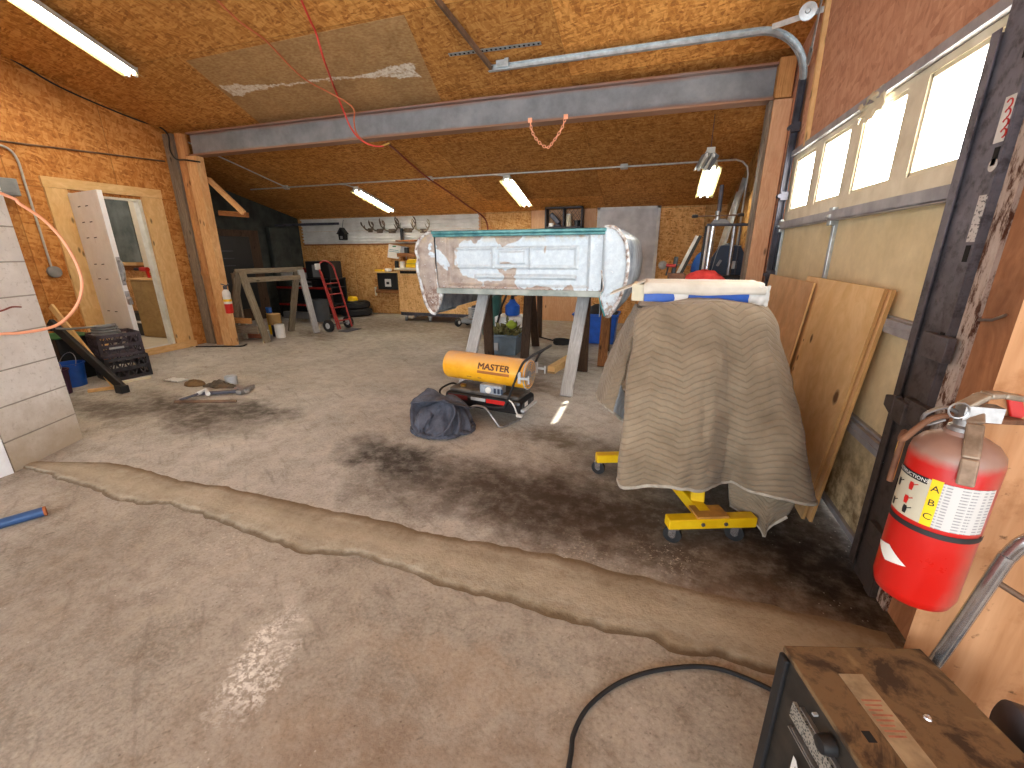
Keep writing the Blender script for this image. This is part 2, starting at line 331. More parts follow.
def curbm():
    t = newmat('ramp_concrete'); o = t.obj(); n1 = t.noise(o, 3., 6, .7); n2 = t.noise(o, 34., 5, .7)
    c = t.ramp(n1, (.3, lin(150, 139, 120)), (.5, lin(172, 162, 144)), (.72, lin(196, 188, 171)))
    c = t.mix(t.mapr(n2, .5, .72, 0, .4), c, lin(120, 98, 70))
    sp = t.n('SeparateXYZ', out=1, i0=t.vm('ADD', o, t.n('VectorMath', props={'operation': 'SCALE'}, i0=t.noise(o, 4., 4, out=1), Scale=.12)))
    c = t.mix(t.mapr(sp, 1.66, 1.58, 0, .6), c, lin(126, 98, 62)); c = t.mix(t.mapr(sp, 1.92, 2.02, 0, .6), c, lin(112, 92, 66))
    uvv = t.n('SeparateXYZ', out=1, i0=t.uv()); uvn = t.math('ADD', uvv, t.math('MULTIPLY', t.math('SUBTRACT', t.noise(o, 9., 5, .7), .5), .16)); c = t.mix(t.mapr(uvn, .10, .03, 0., .8), c, lin(84, 64, 42)); c = t.mix(t.mapr(uvn, .8, .95, 0., .55), c, lin(112, 90, 64)); c = t.mix(t.math('MULTIPLY', t.mapr(uvn, .2, .35), t.mapr(uvn, .7, .5, 0, .35)), c, lin(200, 190, 170))
    return t.fin(c, .88, 0, t.bump(t.math('ADD', n1, t.math('MULTIPLY', n2, .5)), .5, .02), .2)
M['ramp'] = curbm()
def blockm():
    t = newmat('painted_block'); o = t.obj(); sp = t.t.nodes.new('ShaderNodeSeparateXYZ'); t.set(sp.inputs[0], o); z = sp.outputs[2]
    n = t.noise(o, 5., 6, .7); n2 = t.noise(o, 30., 5, .7)
    c = t.ramp(n, (.3, lin(228, 226, 222)), (.7, lin(247, 246, 243))); c = t.mix(t.mapr(n2, .56, .72, 0, .4), c, lin(150, 142, 130))
    zz = t.math('ADD', z, t.math('MULTIPLY', t.math('SUBTRACT', n, .5), .5)); c = t.mix(t.mapr(zz, .05, .6, .8, 0.), c, lin(176, 158, 130))
    j = t.math('ABSOLUTE', t.math('SUBTRACT', t.math('FRACT', t.math('DIVIDE', t.math('ADD', z, .02), .26)), .5)); s = t.mapr(j, .472, .492, 0., 1.)
    c = t.mix(t.math('MULTIPLY', s, .75), c, lin(140, 132, 120))
    return t.fin(c, .8, 0, t.bump(t.math('SUBTRACT', t.math('MULTIPLY', n2, .4), s), .5, .012), .25)
M['block'] = blockm()
M['white_block'] = dirt('white_block', lin(222, 222, 224), lin(240, 240, 242), 5, .8, 0, .4)
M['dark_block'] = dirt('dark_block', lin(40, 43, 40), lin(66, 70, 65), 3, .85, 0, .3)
def steelbeam():
    t = newmat('beam_steel'); o = t.obj(); n = t.noise(o, 2.5, 6, .7); n2 = t.noise(t.vm('MULTIPLY', o, (1.5, 8, 8)), 1., 5)
    c = t.ramp(n, (.3, lin(108, 110, 114)), (.7, lin(144, 145, 148))); sp = t.n('SeparateXYZ', out=2, i0=o)
    zz = t.math('ADD', sp, t.math('MULTIPLY', t.math('SUBTRACT', n2, .5), .08)); c = t.mix(t.mapr(zz, .27, .325, 0, .9), c, lin(146, 92, 60)); c = t.mix(t.mapr(zz, .055, .02, 0, .85), c, lin(150, 104, 74))
    return t.fin(c, .6, .1, None, .4)
M['beam_steel'] = steelbeam()
M['galv'] = dirt('galv', lin(170, 176, 178), lin(206, 212, 214), 14, .38, .75)
M['conduit'] = dirt('conduit', lin(176, 174, 168), lin(206, 204, 198), 12, .45, .35)
M['steel_dark'] = dirt('steel_dark', lin(58, 58, 66), lin(92, 92, 104), 5, .55, .3)
def jambm():
    t = newmat('jamb_steel'); o = t.obj(); n = t.noise(o, 5., 6, .7); sp = t.n('SeparateXYZ', out=2, i0=o)
    c = t.ramp(n, (.3, lin(104, 102, 112)), (.7, lin(134, 131, 140))); c = t.mix(t.mapr(t.math('ADD', sp, t.math('MULTIPLY', n, .6)), 2.2, 1.2, 0, .85), c, lin(66, 52, 40)); g = t.noise(o, 16., 5, .7); c = t.mix(t.mapr(g, .5, .66, 0, .6), c, lin(38, 30, 24))
    return t.fin(c, .6, .15, t.bump(g, .3, .006), .4)
M['jamb_steel'] = jambm()
M['iron_brown'] = dirt('iron_brown', lin(96, 72, 54), lin(128, 100, 80), 8, .6, .2)
M['rust'] = dirt('rust', lin(84, 52, 34), lin(124, 82, 56), 12, .8, 0, .3)
M['black'] = plain('black', lin(28, 28, 30), .5)
M['black_gloss'] = plain('black_gloss', lin(22, 22, 25), .28)
M['rubber'] = plain('rubber', lin(30, 30, 32), .75)
M['dark_void'] = plain('dark_void', lin(24, 22, 22), .9)
M['white'] = plain('white', lin(228, 226, 220), .5, var=.05)
M['white_dirty'] = dirt('white_dirty', lin(206, 202, 196), lin(234, 232, 228), 6, .5, spec=.4)
M['cream'] = plain('cream', lin(222, 212, 184), .6, var=.06)
M['grey'] = plain('grey', lin(134, 136, 138), .5)
M['grey_light'] = plain('grey_light', lin(178, 180, 182), .45)
M['blue'] = plain('blue', lin(32, 88, 172), .45)
M['blue_bright'] = plain('blue_bright', lin(26, 92, 196), .4)
M['blue_dark'] = plain('blue_dark', lin(34, 48, 70), .5)
M['teal'] = plain('teal', lin(54, 132, 134), .45)
M['red'] = plain('red', lin(196, 30, 24), .4)
M['red_cloth'] = dirt('red_cloth', lin(196, 44, 42), lin(226, 74, 68), 10, .85)
M['red_truck'] = dirt('red_truck', lin(138, 30, 26), lin(176, 48, 40), 16, .5)
M['yellow'] = dirt('yellow', lin(232, 184, 10), lin(246, 206, 30), 9, .42)
M['yellow_top'] = dirt('yellow_top', lin(168, 120, 60), lin(204, 150, 70), 12, .7)
M['purple'] = plain('purple', lin(62, 34, 58), .5)
M['green'] = plain('green', lin(36, 110, 66), .5)
M['orange'] = plain('orange', lin(255, 176, 138), .5, var=.05)
M['hose_red'] = plain('hose_red', lin(206, 64, 50), .5, var=.08)
M['hose_brown'] = plain('hose_brown', lin(132, 52, 34), .5)
M['chrome'] = dirt('chrome', lin(180, 180, 182), lin(214, 214, 216), 20, .22, .9)
M['tube_steel'] = dirt('tube_steel', lin(142, 140, 140), lin(186, 184, 184), 20, .35, .8)
M['brass'] = plain('brass', lin(170, 130, 60), .4, .6)
M['siding'] = dirt('siding', lin(220, 217, 210), lin(240, 238, 233), 4, .45, .1)
M['siding_dark'] = M['siding']
M['panel_door'] = None
def doorpanel():
    t = newmat('panel_door'); o = t.obj(); n = t.noise(o, 3., 6, .65); n2 = t.noise(t.vm('MULTIPLY', o, (9, 30, 9)), 1., 4, .7); sp = t.n('SeparateXYZ', out=2, i0=o)
    c = t.ramp(n, (.3, lin(216, 196, 152)), (.7, lin(234, 216, 176))); c = t.mix(t.mapr(n2, .66, .76, 0, .25), c, lin(120, 96, 66))
    d = t.noise(o, 9., 6, .75); f = t.math('MULTIPLY', t.mapr(d, .38, .6), t.mapr(sp, .8, .1, .1, .9)); c = t.mix(f, c, lin(112, 84, 48))
    return t.fin(c, .7, 0, None, .3)
M['panel_door'] = doorpanel()
M['rail_grey'] = dirt('rail_grey', lin(146, 144, 150), lin(176, 174, 178), 6, .5, .2)
M['frame_cream'] = dirt('frame_cream', lin(214, 202, 174), lin(234, 224, 200), 6, .6)
def emit(name, c, s):
    t = newmat(name); e = t.n('Emission', Color=c, Strength=s); t.t.links.new(e, t.out.inputs[0]); return t.m
PANE_W, TUBE_W = 14., 37.
M['pane'] = emit('lit_pane', (1., .985, .95), PANE_W)
M['tube'] = emit('fluorescent_tube', (1., .97, .88), TUBE_W)
M['tube_off'] = plain('tube_off', lin(240, 238, 226), .4, var=.03)
M['reflector'] = plain('reflector', lin(196, 182, 120), .35, var=.04)
M['fixture'] = plain('fixture', lin(204, 202, 192), .45, var=.06)
def greysheet():
    t = newmat('grey_ply'); o = t.obj(); w = t.noise(t.vm('MULTIPLY', o, (24, 40, 1)), 1., 5); n = t.noise(o, 3., 6, .7)
    c = t.ramp(w, (.3, lin(156, 116, 72)), (.7, lin(186, 150, 104))); c = t.mix(t.mapr(n, .45, .7, 0, .5), c, lin(128, 92, 56))
    a, b = V((-5.55, 5.07)), V((-2.84, 5.2)); d = (b-a); L = d.length; d /= L
    q = t.vm('ADD', o, t.n('VectorMath', props={'operation': 'SCALE'}, i0=t.vm('SUBTRACT', t.noise(o, 6., 5, .75, out=1), (.5, .5, .5)), Scale=.22))
    u = t.vm('DOT_PRODUCT', t.vm('SUBTRACT', q, (a.x, a.y, 0)), (d.x, d.y, 0), out=1); v = t.vm('DOT_PRODUCT', t.vm('SUBTRACT', q, (a.x, a.y, 0)), (-d.y, d.x, 0), out=1)
    mid = t.math('ABSOLUTE', t.math('SUBTRACT', u, L/2)); wid = t.mapr(mid, L/2-.75, L/2-.1, .012, .11)
    f = t.math('MULTIPLY', t.mapr(t.math('SUBTRACT', t.math('ABSOLUTE', v), wid), 0., .012, 1., 0.), t.mapr(mid, L/2+.02, L/2+.03, 1., 0.))
    f = t.math('MULTIPLY', f, t.mapr(t.noise(o, 22., 5, .75), .38, .56, .25, 1.)); c = t.mix(f, c, lin(222, 212, 196))
    return t.fin(c, .8, 0, None, .2)
M['grey_ply'] = greysheet()
# ------------------------------------------------------------------ the setting
def pC(x, y, off=0.):
    d = ray(x, y); t = (2.46+.237*10.05-off-CAM.z)/(d.z+.237*d.y); return CAM + d*t
struct(MB().box2((-11, -5, -.12), (3.3, 10.3, 0)), 'floor', 'floor')
def ramp(u, v):
    X = -4.75 + 5.85*u; n = .06*fb((X*1.3, 3, 0)) + .03*fb((X*6, 1, 0))
    y0 = 1.585 - .03*(X+2) + n; y1 = 1.93 + .05*fb((X*1.1, 8, 0)) + .02*fb((X*7, 5, 0)) - .01*(X+2)
    y0 = max(y0, 1.44); y1 = y0 + (y1-y0)*min(1, .25+(X+4.75)*.9); Y = y0 + (y1-y0)*v
    h = .016*(min(1, v/.10)**.7)*(1 - max(0, (v-.3)/.7)**1.5) * (1 + .15*fb((X*5, Y*9, 2)))
    if u in (0, 1): h = 0
    return (X, Y, max(.0005, h*(1 if v > 0 else 0) + (.0 if v in (0, 1) else .002)))
struct(MB().grid(ramp, 200, 16), 'floor_threshold', 'ramp', smooth=60)
# ceiling: one slope over the garage, level over the shop the camera stands in
c0, c1 = cz(10.3), cz(.4)
struct(MB().prism([(-9.6, 10.3, c0), (-9.6, .4, c1), (-9.6, -5, c1), (-9.6, -5, c1+.12), (-9.6, .4, c1+.12), (-9.6, 10.3, c0+.12)], (10.89, 0, 0))
       .prism([(1.29, 1.3, cz(1.3)), (1.29, .4, c1), (1.29, -5, c1), (1.29, -5, c1+.12), (1.29, .4, c1+.12), (1.29, 1.3, cz(1.3)+.12)], (2., 0, 0)), 'ceiling', 'osb_ceiling')
g = [pC(*q, .004) for q in ((186, 61), (404, 15), (441, 100), (276, 137))]
struct(MB().prism(g, (0, -.001, .003)), 'ceiling_panel', 'grey_ply')
def wprism(mb, x0, x1, y0, y1, z0=0., z1=None):
    a, b = (z1, z1) if z1 else (cz(y0)+.02, cz(y1)+.02)
    return mb.prism([(x0, y0, z0), (x0, y1, z0), (x0, y1, b), (x0, y0, a)], (x1-x0, 0, 0))
m = MB(); wprism(m, -7.9, -7.8, 2.2, 4.22); wprism(m, -7.9, -7.8, 5.14, 5.95); wprism(m, -7.9, -7.8, 4.22, 5.14, 2.4)
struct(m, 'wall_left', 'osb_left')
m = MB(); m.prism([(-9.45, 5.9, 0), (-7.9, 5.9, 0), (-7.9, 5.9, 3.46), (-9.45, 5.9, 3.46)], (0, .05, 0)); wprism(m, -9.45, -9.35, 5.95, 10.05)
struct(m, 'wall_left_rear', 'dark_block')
struct(MB().box2((-9.5, 10.05, 0), (1.6, 10.2, 2.52)), 'wall_back', 'osb_back')
# right rear wall, with a hidden slot added behind the post to throw a sun streak on the floor
m = MB(); wprism(m, 1.28, 1.30, 5.85, 5.98); wprism(m, 1.28, 1.30, 7.08, 10.05); wprism(m, 1.28, 1.30, 5.98, 7.08, 0, 2.855); wprism(m, 1.28, 1.30, 6.69, 6.76, 2.855, 2.945)
m.prism([(1.28, 5.98, 2.945), (1.28, 7.08, 2.945), (1.28, 7.08, cz(7.08)+.02), (1.28, 5.98, cz(5.98)+.02)], (.02, 0, 0)); m.box2((1.2, 5.86, 0), (1.3, 5.9, 3.42))
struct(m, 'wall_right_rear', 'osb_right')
m = MB(); wprism(m, 1.2, 1.3, 2.05, 5.86, 2.46); m.box2((1.3, 2.05, 2.44), (1.36, 5.86, 2.60)); wprism(m, 1.2, 1.3, 5.27, 5.86, 0, 2.46); wprism(m, 1.2, 1.3, 1.3, 2.3, 0, None)
struct(m, 'wall_right', 'osb_header')
struct(MB().prism([(.722, 1.16, 0), (3.3, 1.16, 0), (3.3, 1.3, 0), (.83, 1.3, 0), (.735, 1.175, 0)], (0, 0, 4.7)), 'wall_right_front', 'near_plywood')
struct(MB().box2((1.16, 1.31, 0), (1.2, 2.03, 4.2)), 'trim_1', 'near_board')
struct(MB().beam(pX(828, 0, 1.18)+V((0, 0, .2)), (1.18, 4.83, 2.47), .05, .035, up=(1, 0, 0)), 'trim_2', 'pine_trim')
struct(MB().box2((1.165, 2.3, 2.452), (1.2, 5.3, 2.50)), 'trim_3', 'rail_grey')
def flaky():
    t = newmat('flaking_paint'); o = t.obj(); n = t.noise(t.vm('MULTIPLY', o, (30, 30, 9)), 1., 6, .75)
    c = t.ramp(n, (.42, lin(86, 50, 32)), (.5, lin(190, 172, 160)), (.8, lin(214, 200, 190))); return t.fin(c, .85, 0, t.bump(n, .6, .006))
M['flaky'] = flaky()
struct(MB().box2((1.145, 2.025, 0), (1.2, 2.10, 3.9)), 'trim_4', 'flaky')
# shop side: block wall ends at the opening, its own walls and the open bay the daylight comes from
struct(MB().prism([(-7.9, 1.62, 0), (-4.53, 1.62, 0), (-4.79, 2.19, 0), (-7.9, 2.19, 0)], (0, 0, 4.75)), 'wall_left_block', 'block')
struct(MB().box2((-7.0, 1.15, 0), (-4.52, 1.61, 4.75)), 'wall_left_front', 'white_block')
struct(MB().box2((-7.1, -5, 0), (-7.0, 1.61, 4.8)), 'wall_left_shop', 'white_block')
struct(MB().box2((3.2, -5, 3.5), (3.3, 1.16, 4.8)).box2((3.2, -5, 0), (3.3, -4.8, 3.5)).box2((3.2, -2.4, 0), (3.3, 1.16, 3.5)), 'wall_right_shop', 'white_block')  # side bay opening added to bring daylight onto the left door and block wall
m = MB(); m.box2((-7, -5, 3.7), (3.2, -4.9, 4.8)).box2((-7, -5, 0), (-6, -4.9, 3.7)).box2((1.2, -5, 0), (3.2, -4.9, 3.7))
struct(m, 'wall_front_shop', 'white_block')
# small room behind the left door
m = MB(); m.box2((-10.6, 3.2, 0), (-10.5, 5.88, 3)).box2((-10.5, 3.1, 0), (-7.9, 3.2, 3)).box2((-10.5, 5.84, 0), (-7.9, 5.88, 3)).box2((-10.6, 3.1, 3.0), (-7.9, 5.88, 3.05))
struct(m, 'wall_inner_room', 'white_block'); struct(MB().box2((-10.5, 5.82, 0), (-7.9, 5.84, 3)), 'wall_inner_back', 'osb_back')
# door casing boards and sill
m = MB(); m.beam((-7.78, 4.10, .1), (-7.78, 4.10, 2.44), .04, .24, up=(0, 1, 0)); m.beam((-7.78, 5.31, .1), (-7.78, 5.31, 2.44), .04, .30, up=(0, 1, 0)); m.beam((-7.78, 3.97, 2.51), (-7.78, 5.47, 2.51), .04, .13); m.beam((-7.76, 4.5, .05), (-7.76, 5.47, .05), .08, .1)
struct(m, 'trim_5', 'pine_trim')
m = MB(); m.box2((-7.9, 5.105, .1), (-7.785, 5.15, 2.4)).box2((-7.9, 4.2, .1), (-7.8, 4.24, 2.4)).box2((-7.9, 4.2, 2.37), (-7.8, 5.15, 2.4)).box2((-7.92, 4.24, .06), (-7.78, 5.1, .1))
struct(m, 'trim_6', dirt('jamb_green', lin(214, 212, 198), lin(232, 231, 220), 8))
# the insulated white door, swung out into the garage
dr = struct_root('door_1', (-7.73, 4.19, .12)); a, b = V((-7.73, 4.19, 0)), V((-6.89, 4.05, 0)); dx = (b-a).normalized(); dy = V((-dx.y, dx.x, 0))
def whdoor():
    t = newmat('white_door'); o = t.obj(); n = t.noise(o, 6., 6, .7); c = t.ramp(n, (.3, lin(234, 233, 231)), (.7, lin(248, 248, 247)))
    r = t.noise(t.vm('MULTIPLY', o, (20, 20, 3)), 1., 5, .7); return t.fin(t.mix(t.mapr(r, .64, .76, 0, .6), c, lin(150, 110, 84)), .5)
M['white_door'] = whdoor()
m = MB(); m.prism([a+V((0, 0, .12)), b+V((0, 0, .12)), b+V((0, 0, 2.38)), a+V((0, 0, 2.38))], dy*.06)
m.build('door_leaf', 'white_door', dr, bevel=.008)
m = MB()
for z in (.55, .8, 1.25, 1.45, 1.8, 2.0, 2.2):
    for u in (.3, .56): m.beam(a+dx*(u*.85-.035)+V((0, 0, z))-dy*.002, a+dx*(u*.85+.035)+V((0, 0, z+.004))-dy*.002, .006, .012)
m.build('face_slot', 'steel_dark', dr)
e = b + dx*.015 + dy*.03
m = MB(); m.tube(spl([e+V((0, 0, 1.5)), e+dx*.07+V((0, 0, 1.48)), e+dx*.08+V((0, 0, 1.36)), e+dx*.05+V((0, 0, 1.26)), e+V((0, 0, 1.24))], 5), .012, 8); m.beam(e+V((0, 0, 1.55)), e+V((0, 0, 1.18)), .04, .012, up=dx)
m.build('door_handle', 'tube_steel', dr, smooth=40)
m = MB(); m.beam(e+V((0, 0, 1.1)), e+V((0, 0, .92)), .045, .014, up=dx); m.lathe([(.02, 0), (.03, .01), (.03, .03), (.01, .04)], e+V((0, 0, 1.0)), dx, 12); m.box(e+dx*.03+V((0, 0, .95)), (.03, .045, .06))
m.build('door_latch', 'tube_steel', dr, smooth=40)
# overhead sectional garage door in the right wall
gd = struct_root('door_2', (1.22, 3.77, 0)); Y0, Y1 = 2.3, 5.24
for k in range(3):
    z0 = .02 + k*.605; m = MB(); m.box2((1.212, Y0, z0), (1.24, Y1, z0+.6)); m.build('door_panel', 'panel_door', gd)
    m = MB()
    for zz in (z0+.015, z0+.585): m.box2((1.19, Y0, zz-.02), (1.215, Y1, zz+.02))
    m.build('panel_rail', 'rail_grey', gd, bevel=.004)
for k in range(3):
    z0 = .02 + k*.605
    for yy in (2.33, 3.80, 5.2):
        MB().box2((1.188, yy-.022, z0+.03), (1.212, yy+.022, z0+.57)).build('panel_stile', 'galv', gd, bevel=.003)
m = MB(); zt = 1.835; P = [(2.42+.72*k, 2.95+.72*k) for k in range(4)]
m.box2((1.2, Y0, zt), (1.32, Y1, 1.95)).box2((1.2, Y0, 2.41), (1.32, Y1, 2.45)); prev = Y0
for y0, y1 in P + [(Y1, None)]:
    m.box2((1.2, prev, 1.95), (1.32, y0, 2.41)); prev = y1
m.build('window_section', 'frame_cream', gd)
for y0, y1 in P:
    m = MB(); m.box2((1.302, y0-.005, 1.945), (1.308, y1+.005, 2.415)); w = m.build('window_pane', 'pane', gd)
    m = MB(); f = .022
    m.box2((1.208, y0, 1.95), (1.302, y0+f, 2.41)).box2((1.208, y1-f, 1.95), (1.302, y1, 2.41)).box2((1.208, y0, 1.95), (1.302, y1, 1.95+f)).box2((1.208, y0, 2.41-f), (1.302, y1, 2.41)); m.build('window_bead', 'cream', gd, bevel=.004)
m = MB(); m.box2((1.15, Y0, 1.79), (1.2, Y1, 1.80)).box2((1.15, Y0, 1.795), (1.157, Y1, 1.85)).box2((1.15, Y0, 1.85), (1.2, Y1, 1.857)); m.build('door_strut', 'rail_grey', gd)
for z in (.61, 1.22): MB().box2((1.165, Y0, z-.035), (1.19, 2.9, z+.035)).box2((1.16, Y0, z-.006), (1.166, 2.9, z+.006)).build('door_strut', 'rail_grey', gd, bevel=.005)
for z in (.61, 1.22, 1.82):
    for yy in (2.36, 3.80, 5.18):
        m = MB(); m.box2((1.155, yy-.035, z-.06), (1.19, yy+.035, z+.06)); m.tube([(1.15, yy-.04, z), (1.15, yy+.04, z)], .014, 8); m.build('hinge', 'galv', gd, bevel=.004)
# plastic bag scrap stuck over the second mullion
m = MB(); c = pX(872, 106, 1.17)
m.grid(lambda u, v: c + V((.03*fb((u*3, v*3, 1)), (u-.5)*.34, (v-.5)*.16*(1-.5*abs(u-.5)) + .06*fb((u*2, v*2, 5)))), 16, 8)
m.build('masking_scrap', 'cream', None, 'crumpled pale tape scrap stuck above the garage door windows', 'tape', smooth=60, solid=.004)

# ------------------------------------------------------------------ light
w = bpy.data.worlds.new('sky'); scene.world = w; w.use_nodes = True; bg = w.node_tree.nodes['Background']; bg.inputs[0].default_value = (.86, .94, 1., 1); bg.inputs[1].default_value = 3.6
def portal(loc, rot, sx, sy):
    l = bpy.data.lights.new('daylight_portal', 'AREA'); l.shape = 'RECTANGLE'; l.size = sx; l.size_y = sy; l.cycles.is_portal = True
    o = bpy.data.objects.new('daylight_portal', l); col.objects.link(o); o.location = loc; o.rotation_euler = rot
portal((-2.4, -4.95, 1.85), (R(90), 0, 0), 7.2, 3.7); portal((3.25, -3.6, 1.75), (0, R(90), 0), 3.5, 2.4)
sl = bpy.data.lights.new('sun', 'SUN'); sl.energy = 9.; sl.angle = R(.53); sl.color = (1, .95, .82); so = bpy.data.objects.new('sun', sl); col.objects.link(so)
sdir = (V((1.29, 6.53, 2.9)) - V((-.8, 4.13, 0))).normalized(); so.rotation_euler = sdir.to_track_quat('Z', 'Y').to_euler(); so.location = (6, 12, 8)
vs = scene.view_settings; vs.view_transform = 'Standard'; vs.look = 'None'; vs.gamma = 1; vs.use_curve_mapping = False; vs.exposure = 1.
scene.cycles.use_denoising = True; scene.cycles.max_bounces = 10; scene.cycles.diffuse_bounces = 6; scene.cycles.sample_clamp_indirect = 6.
try: scene.cycles.denoiser = 'OPENIMAGEDENOISE'
except Exception: pass

# ------------------------------------------------------------------ strip lights
def fixture(name_label, p0, p1, wid, group=None, lit=True, hang=None, flat=False):
    p0, p1 = V(p0), V(p1); d = (p1-p0).normalized(); nrm = V((0, .2307, .973)) if not hang else (p1-p0).cross(V((1, 0, 0))).normalized()
    if nrm.z < 0: nrm = -nrm
    a = d.cross(nrm).normalized(); c = (p0+p1)/2
    t = thing('strip_light', name_label, 'light', c, group)
    MB().beam(p0, p1, wid*.42, .05, up=nrm).build('housing', 'fixture', t, bevel=.006)
    m = MB(); o = -nrm*.027
    for s in (-1, 1):
        m.prism([p0+o+a*s*wid*.05, p0+o+a*s*wid*.2, p0+o*2.6+a*s*wid*.5, p0+o*2.7+a*s*wid*.49, p0+o*1.2+a*s*wid*.18, p0+o*1.1+a*s*wid*.05], p1-p0)
    m.build('reflector', 'reflector' if lit else 'grey', t)
    for s in (-1, 1):
        q = o*1.9 + a*s*wid*.2
        tb = MB().tube([p0+q+d*.05, p1+q-d*.05], .017, 10).build('tube', 'tube' if lit else 'tube_off', t, smooth=40)
        MB().beam(p0+q+d*.01, p0+q+d*.05, .03, .06, up=nrm).build('socket', 'white', tb); MB().beam(p1+q-d*.05, p1+q-d*.01, .03, .06, up=nrm).build('socket', 'white', tb)
    for p in (p0, p1): MB().box(p + nrm*.0 - d*(0 if p is p1 else 0), (wid*.46, .012, .07), rx=-.23).build('end_cap', 'fixture', t)
    if hang:
        for h in hang: MB().tube(h, .004, 5).build('hanging_wire', 'steel_dark', t)
    return t
def fc(x, y0, y1, off=.035): return (x, y0, cz(y0)-off), (x, y1, cz(y1)-off)
q0, q1 = pC(-2, -22, .04), pC(134, 71, .04); q0 = q1 + (q0-q1).normalized()*2.44
fixture('long fluorescent light on the ceiling above the white block wall', q0, q1, .26, 'ceiling strip lights')
fixture('small fluorescent light above the antlers on the siding', *fc(-6.04, 8.22, 9.5), .28, 'ceiling strip lights')
fixture('small fluorescent light where the brown hose crosses the conduit', *fc(-2.7, 8.1, 9.48), .28, 'ceiling strip lights')
qa, qb = pY(713, 163, 7.25), pY(704, 194, 7.95)
fixture('lit fluorescent light hanging tilted on wires near the far post', qa, qb, .26, 'ceiling strip lights', hang=[[qb+V((0, -.05, .04)), (qb.x, qb.y-.05, cz(qb.y-.05))]])
qa, qb = pY(711, 150, 6.7), pY(702, 166, 7.05)
fixture('unlit grey shop light hanging just above the lit tilted one', qa, qb, .22, 'ceiling strip lights', lit=False, hang=[[qa+V((0, .05, .03)), (qa.x, qa.y+.02, cz(qa.y))]])
# ------------------------------------------------------------------ beam, posts, track
t = thing('steel_beam', 'long grey steel beam with rusty flanges under the ceiling', 'beam', (-3.1, 5.75, 3.08), kind='thing')
m = MB(); m.box2((-7.22, 5.735, 3.09), (1.02, 5.765, 3.40)); m.build('web', 'beam_steel', t)
for z in (3.085, 3.395): MB().box2((-7.22, 5.66, z-.012), (1.02, 5.84, z+.012)).build('flange', 'beam_steel', t, bevel=.004)
t = thing('timber_post', 'built-up rough timber post by the left wall carrying the steel beam', 'post', (-7.35, 5.75, 0), 'posts under the steel beam', kind='thing')
m = MB(); m.beam((-7.65, 5.74, 0), (-7.63, 5.74, cz(5.74)-.06), .2, .16, up=(0, 1, 0)); m.build('side_board', 'lumber_grey', t, bevel=.008)
m = MB(); m.tube([(-7.42, 5.72, 0), (-7.42, 5.72, 1.2), (-7.41, 5.71, 1.25), (-7.42, 5.72, 1.32), (-7.40, 5.72, cz(5.72)-.08)], [.098, .095, .108, .092, .085], 14); m.build('round_post', 'post_round', t, smooth=40)
m = MB(); m.beam((-7.17, 5.68, 0), (-7.14, 5.68, 3.06), .21, .14, up=(0, 1, 0)); m.build('front_board', 'post_wood', t, bevel=.008)
t = thing('corner_brace', 'small triangular timber bracket on the left post', 'bracket', (-7.05, 5.86, 2.2))
MB().beam((-7.16, 5.86, 2.76), (-6.53, 5.86, 2.22), .07, .07).build('diagonal_brace', 'post_wood', t, bevel=.005)
MB().beam((-7.10, 5.90, 2.24), (-6.50, 5.90, 2.19), .06, .08).build('arm', 'lumber_dark', t, bevel=.005)
t = thing('timber_post', 'reddish timber post at the far end of the garage door', 'post', (1.12, 5.74, 0), 'posts under the steel beam', kind='thing')
MB().beam((1.09, 5.74, 0), (1.11, 5.74, 3.07), .17, .18, up=(0, 1, 0)).build('post_body', 'lumber_red', t, bevel=.006)
MB().beam((1.10, 5.74, 3.08), (1.10, 5.74, 3.44), .15, .18, up=(0, 1, 0)).build('top_block', 'lumber', t, bevel=.006)
MB().beam((.995, 5.76, 0), (1.005, 5.76, 3.07), .035, .16, up=(0, 1, 0)).build('edge_board', 'lumber_grey', t, bevel=.004)

def channel(pts, wid, dep, th, ax=V((0, 1, 0))):
    """C-channel swept along a path lying square to ax; open side towards -ax"""
    m = MB(); pts = [V(p) for p in pts]; n = len(pts); prof = [(0, 0), (-wid, 0), (-wid, th), (-th, th), (-th, dep-th), (-wid, dep-th), (-wid, dep), (0, dep)]; vs = []
    for i, p in enumerate(pts):
        tg = (pts[min(i+1, n-1)]-pts[max(i-1, 0)]).normalized(); nr = tg.cross(ax).normalized(); vs += [p + ax*a + nr*(b-dep/2) for a, b in prof]
    k = len(prof); fs = [(i*k+j, i*k+(j+1) % k, (i+1)*k+(j+1) % k, (i+1)*k+j) for i in range(n-1) for j in range(k)] + [tuple(range(k))[::-1], tuple((n-1)*k+j for j in range(k))]
    return m.add(vs, fs)
zt = 3.515; YT = 5.22; rr = .42
t = thing('overhead_door_track', 'curved galvanised garage door track under the ceiling', 'door track', (1.13, YT, 0))
path = [(1.135, YT, .12), (1.15, YT, zt-rr)] + arc((1.15-rr, YT, zt-rr), (1, 0, 0), (0, 0, 1), rr, 0, R(90), 12)[1:] + [(-1.93, YT, zt)]
channel(path[1:], .045, .055, .004).build('curved_rail', 'galv', t); channel(path[:2], .045, .055, .004).build('vertical_rail', 'steel_dark', t)
m = MB(); m.box2((1.135, YT+.0, .1), (1.19, YT+.055, 3.1)); m.build('vertical_angle', 'steel_dark', t, bevel=.003)
for z in (.7, 1.35, 2.1, 2.7): m = MB(); m.box2((1.12, YT-.06, z-.04), (1.19, YT+.0, z+.04)); m.tube([(1.11, YT-.07, z), (1.11, YT+.0, z)], .02, 10); m.build('track_bracket', 'steel_dark', t, bevel=.003)
q0, q1 = pC(436, -2, .02), V((-1.90, YT-.02, zt+.01))
